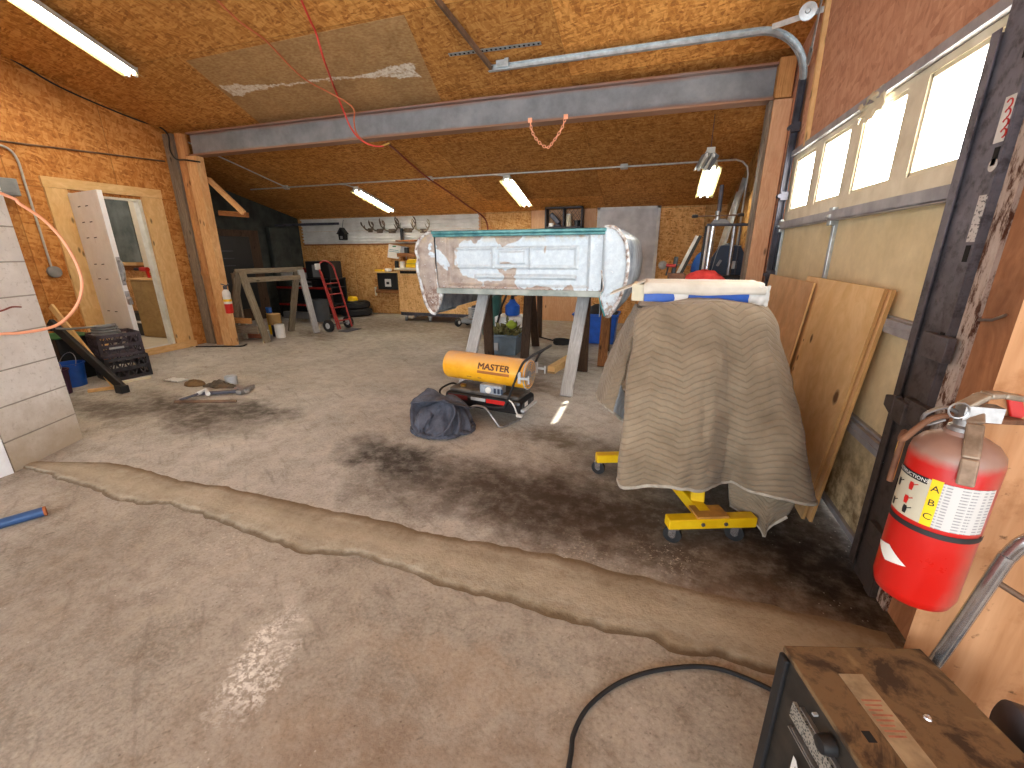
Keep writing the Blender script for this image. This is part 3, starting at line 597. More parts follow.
MB().box(( (q0+q1)/2), (.03, (q1-q0).length, .05), rx=math.asin((q1-q0).normalized().z), rz=math.atan2(-(q1-q0).x, (q1-q0).y)).build('hanger_angle', 'iron_brown', t)
a, b = pC(449, 55, .012), pC(541, 43, .012)
m = MB(); d = (b-a).normalized(); L = (b-a).length; m.beam(a, b, .045, .006, up=(0, .23, .97))
st = m.build('perforated_strap', 'galv', t); m = MB()
for k in range(20): m.beam(a+d*(L*(k+.3)/20)-V((0, .001, .004)), a+d*(L*(k+.7)/20)-V((0, .001, .004)), .02, .004, up=(0, .23, .97))
m.build('strap_hole', 'dark_void', st)
c = V((-1.75, YT, zt)); m = MB(); m.box(c+V((-.02, -.02, .035)), (.14, .03, .07)); m.box(c+V((.02, .02, .06)), (.05, .05, .08)); m.build('strap_clip', 'galv', t, bevel=.003)
# spring line above the track
m = MB(); s0, s1 = V((-1.5, YT+.05, zt+.045)), V((.55, YT+.05, zt+.05)); pts = []
for k in range(720): f = k/719; p = s0.lerp(s1, f); pts.append(p + V((0, math.cos(k*.9)*.016, math.sin(k*.9)*.016)))
m.tube(pts, .0022, 3, caps=False); m.build('extension_spring', 'steel_dark', t)
# bearing plate at the corner
t = thing('bearing_plate', 'galvanised torsion bracket with a round pulley above the door corner', 'bracket', (1.15, 5.1, 3.2))
m = MB(); p0, p1, p2 = pX(823, -8, 1.13), pX(811, 52, 1.13), pX(808, 60, 1.13); m.beam(p0, p1, .055, .006, up=(1, 0, 0)); m.beam(p1+V((0, 0, .03)), p2-V((0, 0, .03)), .12, .006, up=(1, 0, 0)); m.build('plate', 'galv', t)
c = pY(808, 12, 4.95); m = MB(); m.beam(pY(772, 27, 5.08), pY(824, 9, 4.93), .045, .006, up=(0, 1, 0)); m.build('arm', 'galv', t)
m = MB(); m.lathe([(.0, 0), (.055, 0), (.065, .008), (.053, .014), (.065, .022), (.065, .028), (.02, .03), (.016, .04), (0, .04)], c, (-.25, -1, -.1), 20); m.build('pulley', 'galv', t, smooth=40)
# near jamb: angle, track and stickers
t = thing('door_jamb_angle', 'dirty dark steel track angle at the near garage door jamb', 'door track', (1.13, 2.2, 0))
m = MB(); m.box2((1.125, 2.16, 0), (1.132, 2.30, 3.6)).box2((1.125, 2.105, 0), (1.19, 2.112, 3.6)); m.build('angle', 'jamb_steel', t)
m = MB(); m.box2((1.118, 2.108, 0), (1.126, 2.168, 3.6)); m.build('flange', 'jamb_steel', t)
channel([(1.135, 2.33, .05), (1.135, 2.33, 2.35)], .05, .06, .004).build('door_rail', 'jamb_steel', t)
for z, l in ((1.22, .14), (.93, .1), (.30, .1)):
    m = MB(); m.box2((1.095, 2.05, z-.05), (1.125, 2.22, z+.05)); br = m.build('jamb_bracket', 'jamb_steel', t, bevel=.004)
m = MB(); m.box2((1.08, 2.17, .86), (1.125, 2.26, .96)); m.prism([(1.08, 2.26, .97), (1.08, 2.34, .95), (1.08, 2.34, .90), (1.08, 2.26, .87)], (.03, 0, 0)); m.build('roller_bracket', 'jamb_steel', t, bevel=.005)
for k in range(9):
    z = 2.9-.33*k; MB().box2((1.115, 2.12, z-.03), (1.1175, 2.145, z+.03)).build('slot', 'dark_void', t)
def label(x0, y0, x1, y1, X, wid, colr, name):
    a, b = pX(x0, y0, X), pX(x1, y1, X); return MB().beam((X, a.y, a.z), (X, (a.y), b.z), wid, .002, up=(1, 0, 0)).build(name, colr, t)
def stick():
    tt = newmat('sticker'); o = tt.obj(); n = tt.noise(tt.vm('MULTIPLY', o, (1, 60, 90)), 1., 3, .6); return tt.fin(tt.mix(tt.mapr(n, .54, .6, 0, .85), lin(206, 202, 198), lin(60, 58, 60)), .6)
M['sticker'] = stick()
label(984, 195, 968, 242, 1.117, .045, 'sticker', 'sticker'); label(1012, 95, 1003, 141, 1.117, .05, 'white_dirty', 'sticker')
for k in range(4):
    p = pX(1010-2.3*k, 103+10*k, 1.1155); m = MB(); m.tube(arc(p, (0, 1, 0), (0, 0, 1), .014, .4, 4.6, 8), .003, 4); m.build('red_mark', 'red', t)
c = pX(993, 165, 1.117); MB().lathe([(0, 0), (.022, 0), (.022, .002), (0, .002)], c, (-1, 0, 0), 16).build('round_sticker', 'white_dirty', t)
# nail and wire on the brown board
MB().tube([pX(975, 320, 1.155), pX(992, 320, 1.15), pX(1006, 315, 1.15)], .005, 6).build('bent_wire', 'tube_steel', None, 'bent bare wire stub on the brown board above the extinguisher', 'wire')
# ------------------------------------------------------------------ conduits, cords, chain
def junction(p, size, par, nm='junction_box', axis='Z'):
    return MB().box(p, size, rx=-.233 if axis == 'C' else 0).build(nm, 'conduit', par, bevel=.006)
t = thing('ceiling_conduit', 'thin metal conduit crossing the rear ceiling to the right corner', 'conduit', (-3, 8, 2.9))
Yc = 8.0; zc = cz(Yc)-.03; pts = [(-8.6, Yc, zc), (1.05, Yc, zc)] + [(1.05+.2*math.sin(a), Yc+.03, zc-.2+.2*math.cos(a)) for a in (R(30), R(60), R(90))] + [(1.25, Yc+.2, 1.0)]
MB().tube(pts, .014, 8).build('pipe', 'conduit', t, smooth=50)
for x in (-7.62, -4.2, -.62): MB().box((x, Yc, zc), (.12, .09, .06), rx=-.233).build('junction_box', 'conduit', t, bevel=.006)
MB().tube([(-7.62, Yc, zc), (-7.66, 6.6, cz(6.6)-.03), (-7.68, 5.95, cz(5.95)-.03)], .013, 8).build('branch_pipe', 'conduit', t)
for x, y in ((-6.04, 8.24), (-2.7, 8.12)): MB().tube([(x-.25, Yc, zc), (x-.1, Yc+.04, zc-.01), (x, y+.02, cz(y)-.03)], .012, 6).build('branch_pipe', 'conduit', t)
t = thing('wall_conduit', 'bent metal conduit down the left wall to a round box', 'conduit', (-7.77, 3.8, 1.4))
MB().tube(spl([(-7.77, 3.2, 2.88), (-7.77, 3.62, 2.875), (-7.77, 3.75, 2.84), (-7.77, 3.80, 2.72), (-7.77, 3.80, 2.5)], 6)+[V((-7.77, 3.80, 1.42))], .014, 8).build('pipe', 'conduit', t, smooth=50)
m = MB(); m.lathe([(0, 0), (.075, 0), (.075, .045), (.06, .055), (0, .055)], (-7.8, 3.82, 1.36), (1, 0, 0), 20); m.build('round_box', 'grey', t, smooth=40)
m = MB(); m.box2((-7.8, 3.42, 2.29), (-7.66, 3.68, 2.49)); b = m.build('electrical_box', 'grey', None, 'grey metal electrical box on the left wall above the block column', 'electrical box', bevel=.01)
MB().box2((-7.66, 3.45, 2.32), (-7.65, 3.65, 2.46)).build('cover', 'grey', b, bevel=.004)
MB().tube([(-7.785, 3.2, 2.9), (-7.785, 3.66, 2.92), (-7.785, 4.9, 2.99), (-7.785, 5.66, 3.03)], .011, 8).build('wall_cable', 'iron_brown', None, 'straight dark cable along the left wall above the white door', 'cable', smooth=50)
pts = [pX(x, y, -7.77) for x, y in ((0, 52), (30, 70), (60, 87), (100, 105), (140, 121))] + [pY(*q) for q in ((158, 126, 5.62), (168, 135, 5.58), (170, 150, 5.58), (176, 159, 5.56), (186, 160, 5.56), (200, 162, 5.6))]
MB().tube(spl(pts, 5), .012, 6).build('black_cable', 'black', None, 'thin black cable along the left ceiling edge down to the timber post', 'cable', smooth=50)
# red air hose and thinner orange cord from the ceiling to the beam
pts = [pC(296, -12, .035), pC(310, 20, .035), pC(316, 33, .035), pC(324, 60, .2), pY(336, 92, 5.35), pY(344, 112, 5.4), pY(351, 128, 5.45), pY(361, 140, 5.55), pY(374, 146, 5.6), pY(384, 146, 5.64)]
t = thing('air_hose', 'red air hose drooping from the ceiling to the steel beam', 'hose', pts[-1])
MB().tube(spl(pts, 7), .0115, 8).build('hose', 'hose_red', t, smooth=50)
MB().tube([pY(382, 146, 5.64), pY(390, 143, 5.66)], .018, 8).build('coupling', 'brass', t, smooth=50)
pts = [pC(213, -4, .012), pC(240, 22, .012), pC(265, 40, .012), pC(290, 66, .012), pC(306, 80, .02), pC(330, 93, .05), pY(346, 102, 5.38), pY(354, 110, 5.42), pY(354, 122, 5.48), pY(357, 134, 5.55), pY(368, 145, 5.58)]
MB().tube(spl(pts, 6), .009, 6).build('orange_cord', plain('cord_rust', lin(196, 104, 62), .5), None, 'thin faded orange cord stapled across the ceiling beside the red hose', 'cord', smooth=50)
pts = [pY(387, 143, 5.87), pC(398, 152, .06), pC(410, 163, .06), pC(428, 178, .06), pC(450, 193, .06), pC(468, 206, .05), pY(480, 214, 9.98), pY(486, 221, 9.98), pY(488, 233, 9.98), pY(489, 262, 9.98)]
MB().tube(spl(pts, 5), .016, 8).build('brown_hose', 'hose_brown', None, 'dark red hose along the rear ceiling down the back wall', 'hose', smooth=50)
# orange chain under the beam
t = thing('lifting_chain', 'short orange chain looped under the steel beam', 'chain', (-1.36, 5.65, 2.8)); pts = [(-1.58, 5.65, 3.1), (-1.55, 5.65, 2.97), (-1.47, 5.65, 2.86), (-1.36, 5.65, 2.79), (-1.28, 5.65, 2.86), (-1.19, 5.65, 2.98), (-1.145, 5.65, 3.1)]
P = spl(pts, 4)
for i in range(0, len(P)-1):
    a, b = P[i], P[i+1]; c = (a+b)/2; d = (b-a).normalized(); sd = V((0, 1, 0)) if i % 2 else d.cross(V((0, 1, 0))); l = (b-a).length*.62
    MB().tube([c+d*(l*math.cos(k*math.pi/5))+sd*(.014*math.sin(k*math.pi/5)) for k in range(10)], .0048, 5, closed=True).build('link', 'orange', t, smooth=60)
for x in (-1.58, -1.145): MB().box((x, 5.655, 3.10), (.05, .03, .05)).build('hook', 'orange', t, bevel=.004)
# coral hose hanging by the block column
pts = [(-4.3, 1.3, 2.25)] + [pX(x, y, -4.32) for x, y in ((0, 193), (20, 204), (45, 221), (64, 242), (77, 265), (82, 285), (77, 305), (62, 322), (45, 329), (20, 333), (0, 334))] + [(-4.3, 1.4, 1.09)]
MB().tube(spl(pts, 6), .0105, 8).build('coral_hose', 'orange', None, 'coral orange air hose hanging in a loop beside the white block wall', 'hose', smooth=50)
MB().tube(spl([pX(-6, 313, -4.56), pX(4, 310, -4.58), pX(12, 307, -4.62), pX(21, 307, -4.66)], 5), .006, 6).build('short_cord', 'hose_brown', None, 'short brown cord end on the face of the white block wall', 'cord', smooth=50)
# ------------------------------------------------------------------ pickup bed on two sawhorses
def bedm(name, dark=.5, rust=.85):
    t = newmat(name); o = t.obj(); sp = t.t.nodes.new('ShaderNodeSeparateXYZ'); t.set(sp.inputs[0], o); x, z = sp.outputs[0], sp.outputs[2]
    n = t.noise(o, 3.2, 3, .5, .6); n2 = t.noise(o, 16., 5, .7); n3 = t.noise(o, 7., 5, .65)
    tan = t.mix(t.mapr(n3, .35, .65), lin(150, 134, 126), lin(190, 176, 164)); white = t.mix(t.mapr(n2, .35, .7), lin(214, 226, 234), lin(188, 202, 214))
    # primer covers most of the right half, patches on the left
    f = t.math('ADD', n, t.mapr(x, -.9, 1.0, -.04, .20)); f = t.math('SUBTRACT', f, t.mapr(z, .20, .02, 0., .28)); f = t.math('SUBTRACT', f, t.mapr(z, .55, .68, 0., .22))
    f = t.math('ADD', f, t.math('MULTIPLY', t.math('SUBTRACT', n2, .5), .06)); c = t.mix(t.mapr(f, dark-.012, dark+.012), tan, white)
    r = t.math('ADD', n2, t.mapr(z, .16, .04, -.16, .10)); c = t.mix(t.mapr(r, .56, .64, 0, rust), c, lin(124, 92, 78))
    y = t.mapr(z, .56, .62, 0., 1.); c = t.mix(t.math('MULTIPLY', y, t.mapr(n3, .45, .6, 0, .5)), c, lin(196, 170, 120))
    w = t.mapr(n2, .62, .68, 0, .7); c = t.mix(w, c, lin(232, 238, 242))
    return t.fin(c, t.mapr(n2, .3, .7, .35, .6), .1, t.bump(n2, .15, .004), .5)
M['bed_paint'] = bedm('bed_paint', .44); M['bed_left'] = bedm('bed_left', .55); M['bed_right'] = bedm('bed_right', .30, .2)
def rimm():
    t = newmat('bed_rim'); o = t.obj(); n = t.noise(o, 14., 5, .7); return t.fin(t.ramp(n, (.36, lin(120, 92, 80)), (.46, lin(186, 178, 172)), (.6, lin(226, 232, 236))), .5)
M['bed_rim'] = rimm(); M['bed_side'] = dirt('bed_side', lin(96, 108, 124), lin(176, 188, 198), 5, .4, .2)
M['bed_teal'] = dirt('bed_teal', lin(34, 104, 112), lin(96, 156, 156), 9, .35, .1); M['bed_sill'] = dirt('bed_sill', lin(132, 142, 136), lin(176, 182, 176), 5, .5, .1)
YB = 4.75; bx0, bx1, bz0, bz1 = -2.47, -.53, 1.175, 1.80
t = thing('pickup_bed', 'stripped pickup truck bed with white primer patches on sawhorses', 'truck bed', (-1.45, 5.4, 1.12))
def rr_(x, z, x0, x1, z0, z1, w=.02):
    d = min(x-x0, x1-x, z-z0, z1-z); return max(0., min(1., d/w))
def panel(u, v):
    x = bx0+(bx1-bx0)*u; z = bz0+(bz1-bz0)*v; h = 0
    h -= .03*rr_(x, z, -2.34, -.66, bz0+.03, bz1-.03, .03)
    h += .018*rr_(x, z, -2.26, -.78, 1.40, 1.65); h -= .012*rr_(x, z, -2.23, -.81, 1.425, 1.625)
    h += .02*rr_(x, z, -1.78, -1.74, 1.40, 1.65, .012) + .02*rr_(x, z, -1.34, -1.30, 1.40, 1.65, .012) + .016*rr_(x, z, -1.70, -1.38, 1.45, 1.60, .015)
    h += .022*rr_(x, z, -2.0, -.80, 1.29, 1.345, .018)
    return (x, YB-h, z)
MB().grid(panel, 220, 80).build('front_panel', 'bed_paint', t, smooth=60)
m = MB(); m.box2((bx0-.03, YB-.045, 1.785), (bx1+.03, YB+.05, 1.822)).box2((bx0-.02, YB-.035, 1.755), (bx1+.02, YB+.0, 1.785)); m.build('top_rail', 'bed_teal', t, bevel=.01)
MB().box2((bx0, YB-.04, 1.115), (bx1, YB+.03, 1.18)).build('bottom_sill', 'bed_sill', t, bevel=.008)
def side(out, yb, name, faceM, sideM):
    """bedside: closed front flange, skin running back with a wheel arch, bead round the rim"""
    out = [V((x, YB, z)) for x, z in out]; outer = spl(out, 5)
    return outer
Lo = [(-2.50, 1.815), (-2.60, 1.78), (-2.69, 1.70), (-2.72, 1.61), (-2.70, 1.52), (-2.72, 1.42), (-2.70, 1.28), (-2.66, 1.10), (-2.63, .98), (-2.57, .89), (-2.51, .87)]
Li = [(-2.47, .93), (-2.44, 1.06), (-2.42, 1.14), (-2.46, 1.2), (-2.475, 1.4), (-2.48, 1.65), (-2.48, 1.80)]
Ro = [(-.52, 1.825), (-.44, 1.825), (-.38, 1.79), (-.31, 1.69), (-.275, 1.56), (-.265, 1.42), (-.28, 1.26), (-.33, 1.10), (-.385, .99), (-.42, .92), (-.46, .92)]
Ri = [(-.49, 1.0), (-.53, 1.15), (-.50, 1.22), (-.53, 1.4), (-.525, 1.6), (-.53, 1.82)]
for o_, i_, sgn, fm in ((Lo, Li, -1, 'bed_left'), (Ro, Ri, 1, 'bed_right')):
    O = [V((x, YB-.015, z)) for x, z in o_]; I = [V((x, YB-.015, z)) for x, z in i_]; OS = spl(O, 4); IS = spl(I, 4)
    s = thing_part = None
    n = 24
    def samp(P, f):
        k = f*(len(P)-1); i = min(int(k), len(P)-2); return P[i].lerp(P[i+1], k-i)
    IR = IS[::-1]
    fl = MB().grid(lambda u, v: samp(OS, u).lerp(samp(IR, u), v) + V((0, -.012*math.sin(math.pi*v), 0)), 40, 6).build('fender_face', fm, t, smooth=60, solid=.004)
    bd = [p + V((0, -.004, 0)) + V((.006*fb((p.z*14, 1, sgn)), 0, .006*fb((p.z*11, 4, sgn)))) for p in OS]
    MB().tube(bd, .019, 7).build('rim_bead', 'bed_rim', fl, smooth=60)
    MB().tube([p+V((0, -.004, 0)) for p in IS[:len(IS)-8]], .009, 6).build('inner_bead', 'bed_rim', fl, smooth=60)
    Lb = 2.05
    def skin(u, v):
        p = samp(OS, u); y = YB + Lb*v; q = V((p.x, y, p.z)); 
        if u > .62:                                         # wheel arch cut in the lower skin
            d = abs(v-.52)/.24
            if d < 1: zz = .93+.30*math.sqrt(1-d*d); q.z = max(q.z, zz); 
        q.x += (.085*(1-math.exp(-v*9))*min(1, u*4)*min(1, (1-u)*4) if sgn > 0 else .02*math.sin(math.pi*v)); return q
    MB().grid(skin, 40, 30).build('bedside', 'bed_side', t, smooth=50, solid=.006)
    inn = -2.47 if sgn < 0 else -.53
    MB().grid(lambda u, v: (inn, YB + Lb*v, .9+(1.8-.9)*u) if True else 0, 4, 4).build('inner_side', 'bed_side', t, solid=.004)
    MB().box2((min(inn, inn+sgn*.10), YB, 1.79), (max(inn, inn+sgn*.10), YB+Lb, 1.825)).build('side_rail', 'bed_side', t, bevel=.012)
m = MB()
for k in range(14): x = bx0+(bx1-bx0)*(k+.5)/14; m.box2((x-.045, YB+.03, 1.15), (x+.045, YB+2.0, 1.17))
m.box2((bx0, YB+.03, 1.135), (bx1, YB+2.0, 1.152)); m.build('bed_floor', 'bed_side', t)
MB().prism([(-.56, YB-.02, 1.18), (-.50, YB-.02, 1.18), (-.44, YB-.02, .93), (-.48, YB-.02, .91), (-.53, YB-.02, 1.05)], (0, .05, 0)).build('corner_gusset', 'teal', t, bevel=.006)
MB().prism([(-2.46, YB-.02, 1.18), (-2.38, YB-.02, 1.17), (-2.44, YB-.02, 1.0), (-2.50, YB-.02, .88), (-2.50, YB-.02, 1.05)], (0, .05, 0)).build('corner_gusset', 'bed_rim', t, bevel=.006)
def sawhorse(label, p0, p1, ht, sp0, sp1, mats, legw=.095, legt=.04, grp='sawhorses', topm=None, bh=.09):
    """beam p0-p1 with two splayed legs under each end (feet given)"""
    p0, p1 = V(p0), V(p1); t = thing('sawhorse', label, 'sawhorse', ((p0.x+p1.x)/2, (p0.y+p1.y)/2, 0), grp)
    d = (p1-p0).normalized()
    MB().beam(p0-d*.08, p1+d*.08, .05, bh).build('top_beam', topm or mats[0], t, bevel=.004)
    for i, (e, f) in enumerate(((p0, sp0[0]), (p0, sp0[1]), (p1, sp1[0]), (p1, sp1[1]))):
        f = V(f); s = (f-e); s.z = 0; s = s.normalized(); a = V((e.x, e.y, p0.z-.01)) + s*.045
        MB().beam(a, (f.x, f.y, 0.005), legw, legt, up=d.cross(V((0, 0, 1)))).build('leg', mats[i], t, bevel=.004)
    return t
g_, b_ = 'sawhorse_grey', 'sawhorse_brown'
t = sawhorse('front sawhorse with pale grey legs under the truck bed', (-2.02, 5.2, 1.10), (-.76, 5.2, 1.10), 1.02, [(-2.12, 4.62, 0), (-2.28, 5.95, 0)], [(-.84, 4.60, 0), (-.83, 5.74, 0)], [g_, b_, g_, b_], legw=.14, legt=.05, bh=.06)
t = sawhorse('rear dark brown sawhorse under the far end of the truck bed', (-1.84, 6.62, 1.10), (-.62, 6.62, 1.10), 1.02, [(-1.80, 6.2, 0), (-1.87, 7.15, 0)], [(-.60, 6.05, 0), (-.66, 7.1, 0)], [b_, b_, 'lumber_dark', b_], legw=.13, legt=.05, bh=.06)
MB().beam(pZ(551, 370, .05), pZ(574, 356, .06), .11, .10).build('wood_block', 'pine_trim', None, 'short pale wood block on the floor behind the front sawhorse leg', 'wood block', bevel=.006)

# ------------------------------------------------------------------ torpedo heater
t = thing('torpedo_heater', 'yellow torpedo heater on a black tank beneath the truck bed', 'heater', (-1.45, 3.75, 0))
A, B = V((-1.92, 3.86, .50)), V((-1.03, 3.74, .485)); ax = (B-A).normalized(); L = (B-A).length; rr = .138; sd = ax.cross(V((0, 0, 1))).normalized()   # sd points towards the camera
if sd.y > 0: sd = -sd
up = V((0, 0, 1)); up = sd.cross(ax); up = up if up.z > 0 else -up
def hb():
    tt = newmat('heater_yellow'); o = tt.obj(); n = tt.noise(o, 8., 5, .65); sp = tt.n('SeparateXYZ', out=2, i0=o)
    c = tt.mix(tt.mapr(n, .35, .65), lin(238, 164, 22), lin(250, 186, 40)); dust = tt.math('MULTIPLY', tt.mapr(sp, .52, .63), tt.mapr(n, .3, .6, .45, 1.)); c = tt.mix(dust, c, lin(214, 168, 124))
    return tt.fin(c, .42)
M['heater_yellow'] = hb()
b = MB().lathe([(.0, .05), (rr*.86, .05), (rr*.88, .0), (rr*.96, .004), (rr, .02), (rr, L-.02), (rr*.97, L), (rr*.9, L), (rr*.9, L-.03), (0, L-.03)], A, ax, 40).build('barrel', 'heater_yellow', t, smooth=35)
def on_barrel(x, y):                                              # x along the axis from its middle, y round the barrel
    th = y/rr; return A + ax*(L*.5+x) + (sd*math.cos(th)+up*math.sin(th))*(rr+.0025)
ox = .265; oy = .062
fnx = lambda x, y: on_barrel(-(-x) + ox if (ax.x > 0) else x, y+oy)
m = MB()
for ddx in (-.003, 0, .003):
    for ddy in (-.002, .002): m.text('MASTER', .084, (0, 0, 0), ax, up, fn=lambda x, y, ddx=ddx, ddy=ddy: on_barrel(x*1.12+.125+ddx, y+.055+ddy) + sd*(.0004*(ddx*300+ddy*100)))
m.build('lettering', plain('dark_ink', lin(96, 52, 24), .5), b)
m = MB()
m.grid(lambda u, v: on_barrel(.125-.17+.34*u, -.012+.026*v), 20, 2); m.build('lettering_bar', plain('ink_bar', lin(170, 104, 40), .5), b)
m = MB()
for s, w in ((-.17, .05), (-.05, .04)): m.grid(lambda u, v: on_barrel(s+w*u, -.075+.012*v), 4, 2)
m.build('warning_label', 'yellow_top', b)
E_ = B + ax*.0
m = MB(); m.lathe([(.0, -.02), (.035, -.02), (.035, .0), (.0, .0)], E_, ax, 16)
for k in range(1, 6): r_ = .022*k; m.tube([E_+(sd*math.cos(a)+up*math.sin(a))*(r_+.008) for a in [2*math.pi*q/28 for q in range(28)]], .0035, 5, closed=True)
for k in range(8): a = math.pi*k/4; m.tube([E_, E_+(sd*math.cos(a)+up*math.sin(a))*.122], .003, 4)
m.build('intake_grille', 'grey', t, smooth=50)
m = MB(); m.tube([E_+(sd*math.cos(a)+up*math.sin(a))*(rr+.002)-ax*.01 for a in [2*math.pi*q/36 for q in range(36)]], .006, 6, closed=True); m.build('rim_ring', 'grey_light', t, smooth=50)
c0 = (A+B)/2 + V((0, -.0, 0)); ang = math.atan2(ax.y, ax.x)
def loc(u, v, z): return V((c0.x, c0.y, 0)) + V((math.cos(ang), math.sin(ang), 0))*u + V((math.sin(ang), -math.cos(ang), 0))*v + V((0, 0, z))
def lbox(mb, u0, u1, v0, v1, z0, z1): return mb.prism([loc(u0, v0, z0), loc(u1, v0, z0), loc(u1, v1, z0), loc(u0, v1, z0)], (0, 0, z1-z0))
tk = lbox(MB(), -.41, .43, -.18, .18, .12, .26).build('fuel_tank', 'black_gloss', t, bevel=.035)
lbox(MB(), -.37, .40, -.15, .15, .255, .30).build('tank_top', dirt('tank_dusty', lin(54, 50, 48), lin(100, 94, 88), 8, .6), tk, bevel=.02)
m = MB(); m.prism([loc(-.36, .181, .20), loc(-.14, .181, .20), loc(-.14, .181, .245), loc(-.36, .181, .245)], loc(0, .183, 0)-loc(0, .181, 0)); m.build('tank_label', plain('dark_red', lin(110, 30, 30)), tk)
lbox(MB(), -.10, .06, .178, .183, .212, .242).build('tank_label', 'grey_light', tk); lbox(MB(), .07, .27, .178, .183, .205, .245).build('tank_label', 'red', tk)
lbox(MB(), .429, .434, -.06, .12, .18, .235).build('end_label', 'black', tk); lbox(MB(), .433, .437, .02, .09, .19, .228).build('end_label', 'white_dirty', tk)
lbox(MB(), .40, .46, -.16, .16, .155, .18).build('end_tray', 'grey_light', tk, bevel=.004)
hs = lbox(MB(), -.02, .22, .04, .15, .28, .375).build('control_box', dirt('ctl_grey', lin(120, 128, 140), lin(166, 174, 184), 18, .5), t, bevel=.015)
m = MB(); m.lathe([(0, 0), (.03, 0), (.03, .012), (.022, .018), (0, .018)], loc(.08, .15, .325), loc(0, 1, 0)-loc(0, 0, 0), 16); m.build('gauge', 'white', hs, smooth=40)
for u in (.15, .19, .225): lbox(MB(), u-.012, u+.012, .15, .156, .30, .35).build('switch', 'blue_dark', hs, bevel=.003)
m = MB(); m.lathe([(.0, 0), (.03, 0), (.03, .02), (.012, .026), (0, .026)], loc(-.25, .07, .30), (0, 0, 1), 14); m.build('fuel_cap', 'brass', tk, smooth=40)
def fr(s):
    v = s*.19
    return spl([loc(-.30, v*.9, .17), loc(-.26, v*1.15, .16), loc(-.20, v*1.2, .09), loc(-.15, v*1.2, .085), loc(-.05, v*1.15, .165), loc(.06, v*1.15, .17), loc(.12, v*1.2, .14)], 4)
m = MB(); P = fr(1) + [loc(.24, .25, .012), loc(.27, .24, .012)] + [loc(.34, 0, .012)] + [loc(.30, -.24, .012), loc(.24, -.25, .012)] + fr(-1)[::-1]
m.tube(P, .0115, 8); m.build('floor_frame', 'tube_steel', t, smooth=50)
m = MB(); P = spl([loc(-.32, .19, .165), loc(-.46, .17, .21), loc(-.50, .10, .25), loc(-.50, -.10, .25), loc(-.46, -.17, .21), loc(-.32, -.19, .165)], 5); m.tube(P, .011, 8); m.build('front_frame', 'black', t, smooth=50)
m = MB(); P = [loc(.05, .20, .175), loc(.24, .205, .19), loc(.30, .205, .25), loc(.44, .20, .60), loc(.50, .19, .68)]; Q = [loc(.60, .14, .75), loc(.62, .0, .76), loc(.60, -.14, .75)]
P = spl(P + [loc(.55, .185, .72)] + Q + [loc(.55, -.185, .72), loc(.50, -.19, .68), loc(.44, -.2, .6), loc(.30, -.205, .25), loc(.24, -.205, .19), loc(.05, -.2, .175)], 4)
m.tube(P, .0115, 8); m.build('handle', 'black', t, smooth=50)
for s in (1, -1):
    m = MB(); c = loc(.43, s*.20, .50); m.beam(c-V((0, 0, .05)), c+V((0, 0, .06)), .03, .02); m.beam(c, c+(loc(.09, 0, 0)-loc(0, 0, 0)), .022, .022); m.beam(c+(loc(.09, 0, 0)-loc(0, 0, 0))-V((0, 0, .05)), c+(loc(.09, 0, 0)-loc(0, 0, 0))+V((0, 0, .03)), .014, .014); m.build('cord_wrap', 'grey_light', t, bevel=.003)
pts = [loc(.30, .175, .27), loc(.345, .185, .25), loc(.38, .19, .20), loc(.40, .19, .15), loc(.42, .18, .13)]; MB().tube(spl(pts, 5), .007, 6).build('power_cord', 'white_dirty', t, smooth=50)
lbox(MB(), .39, .45, .16, .20, .115, .14).build('plug', 'white_dirty', t, bevel=.008)
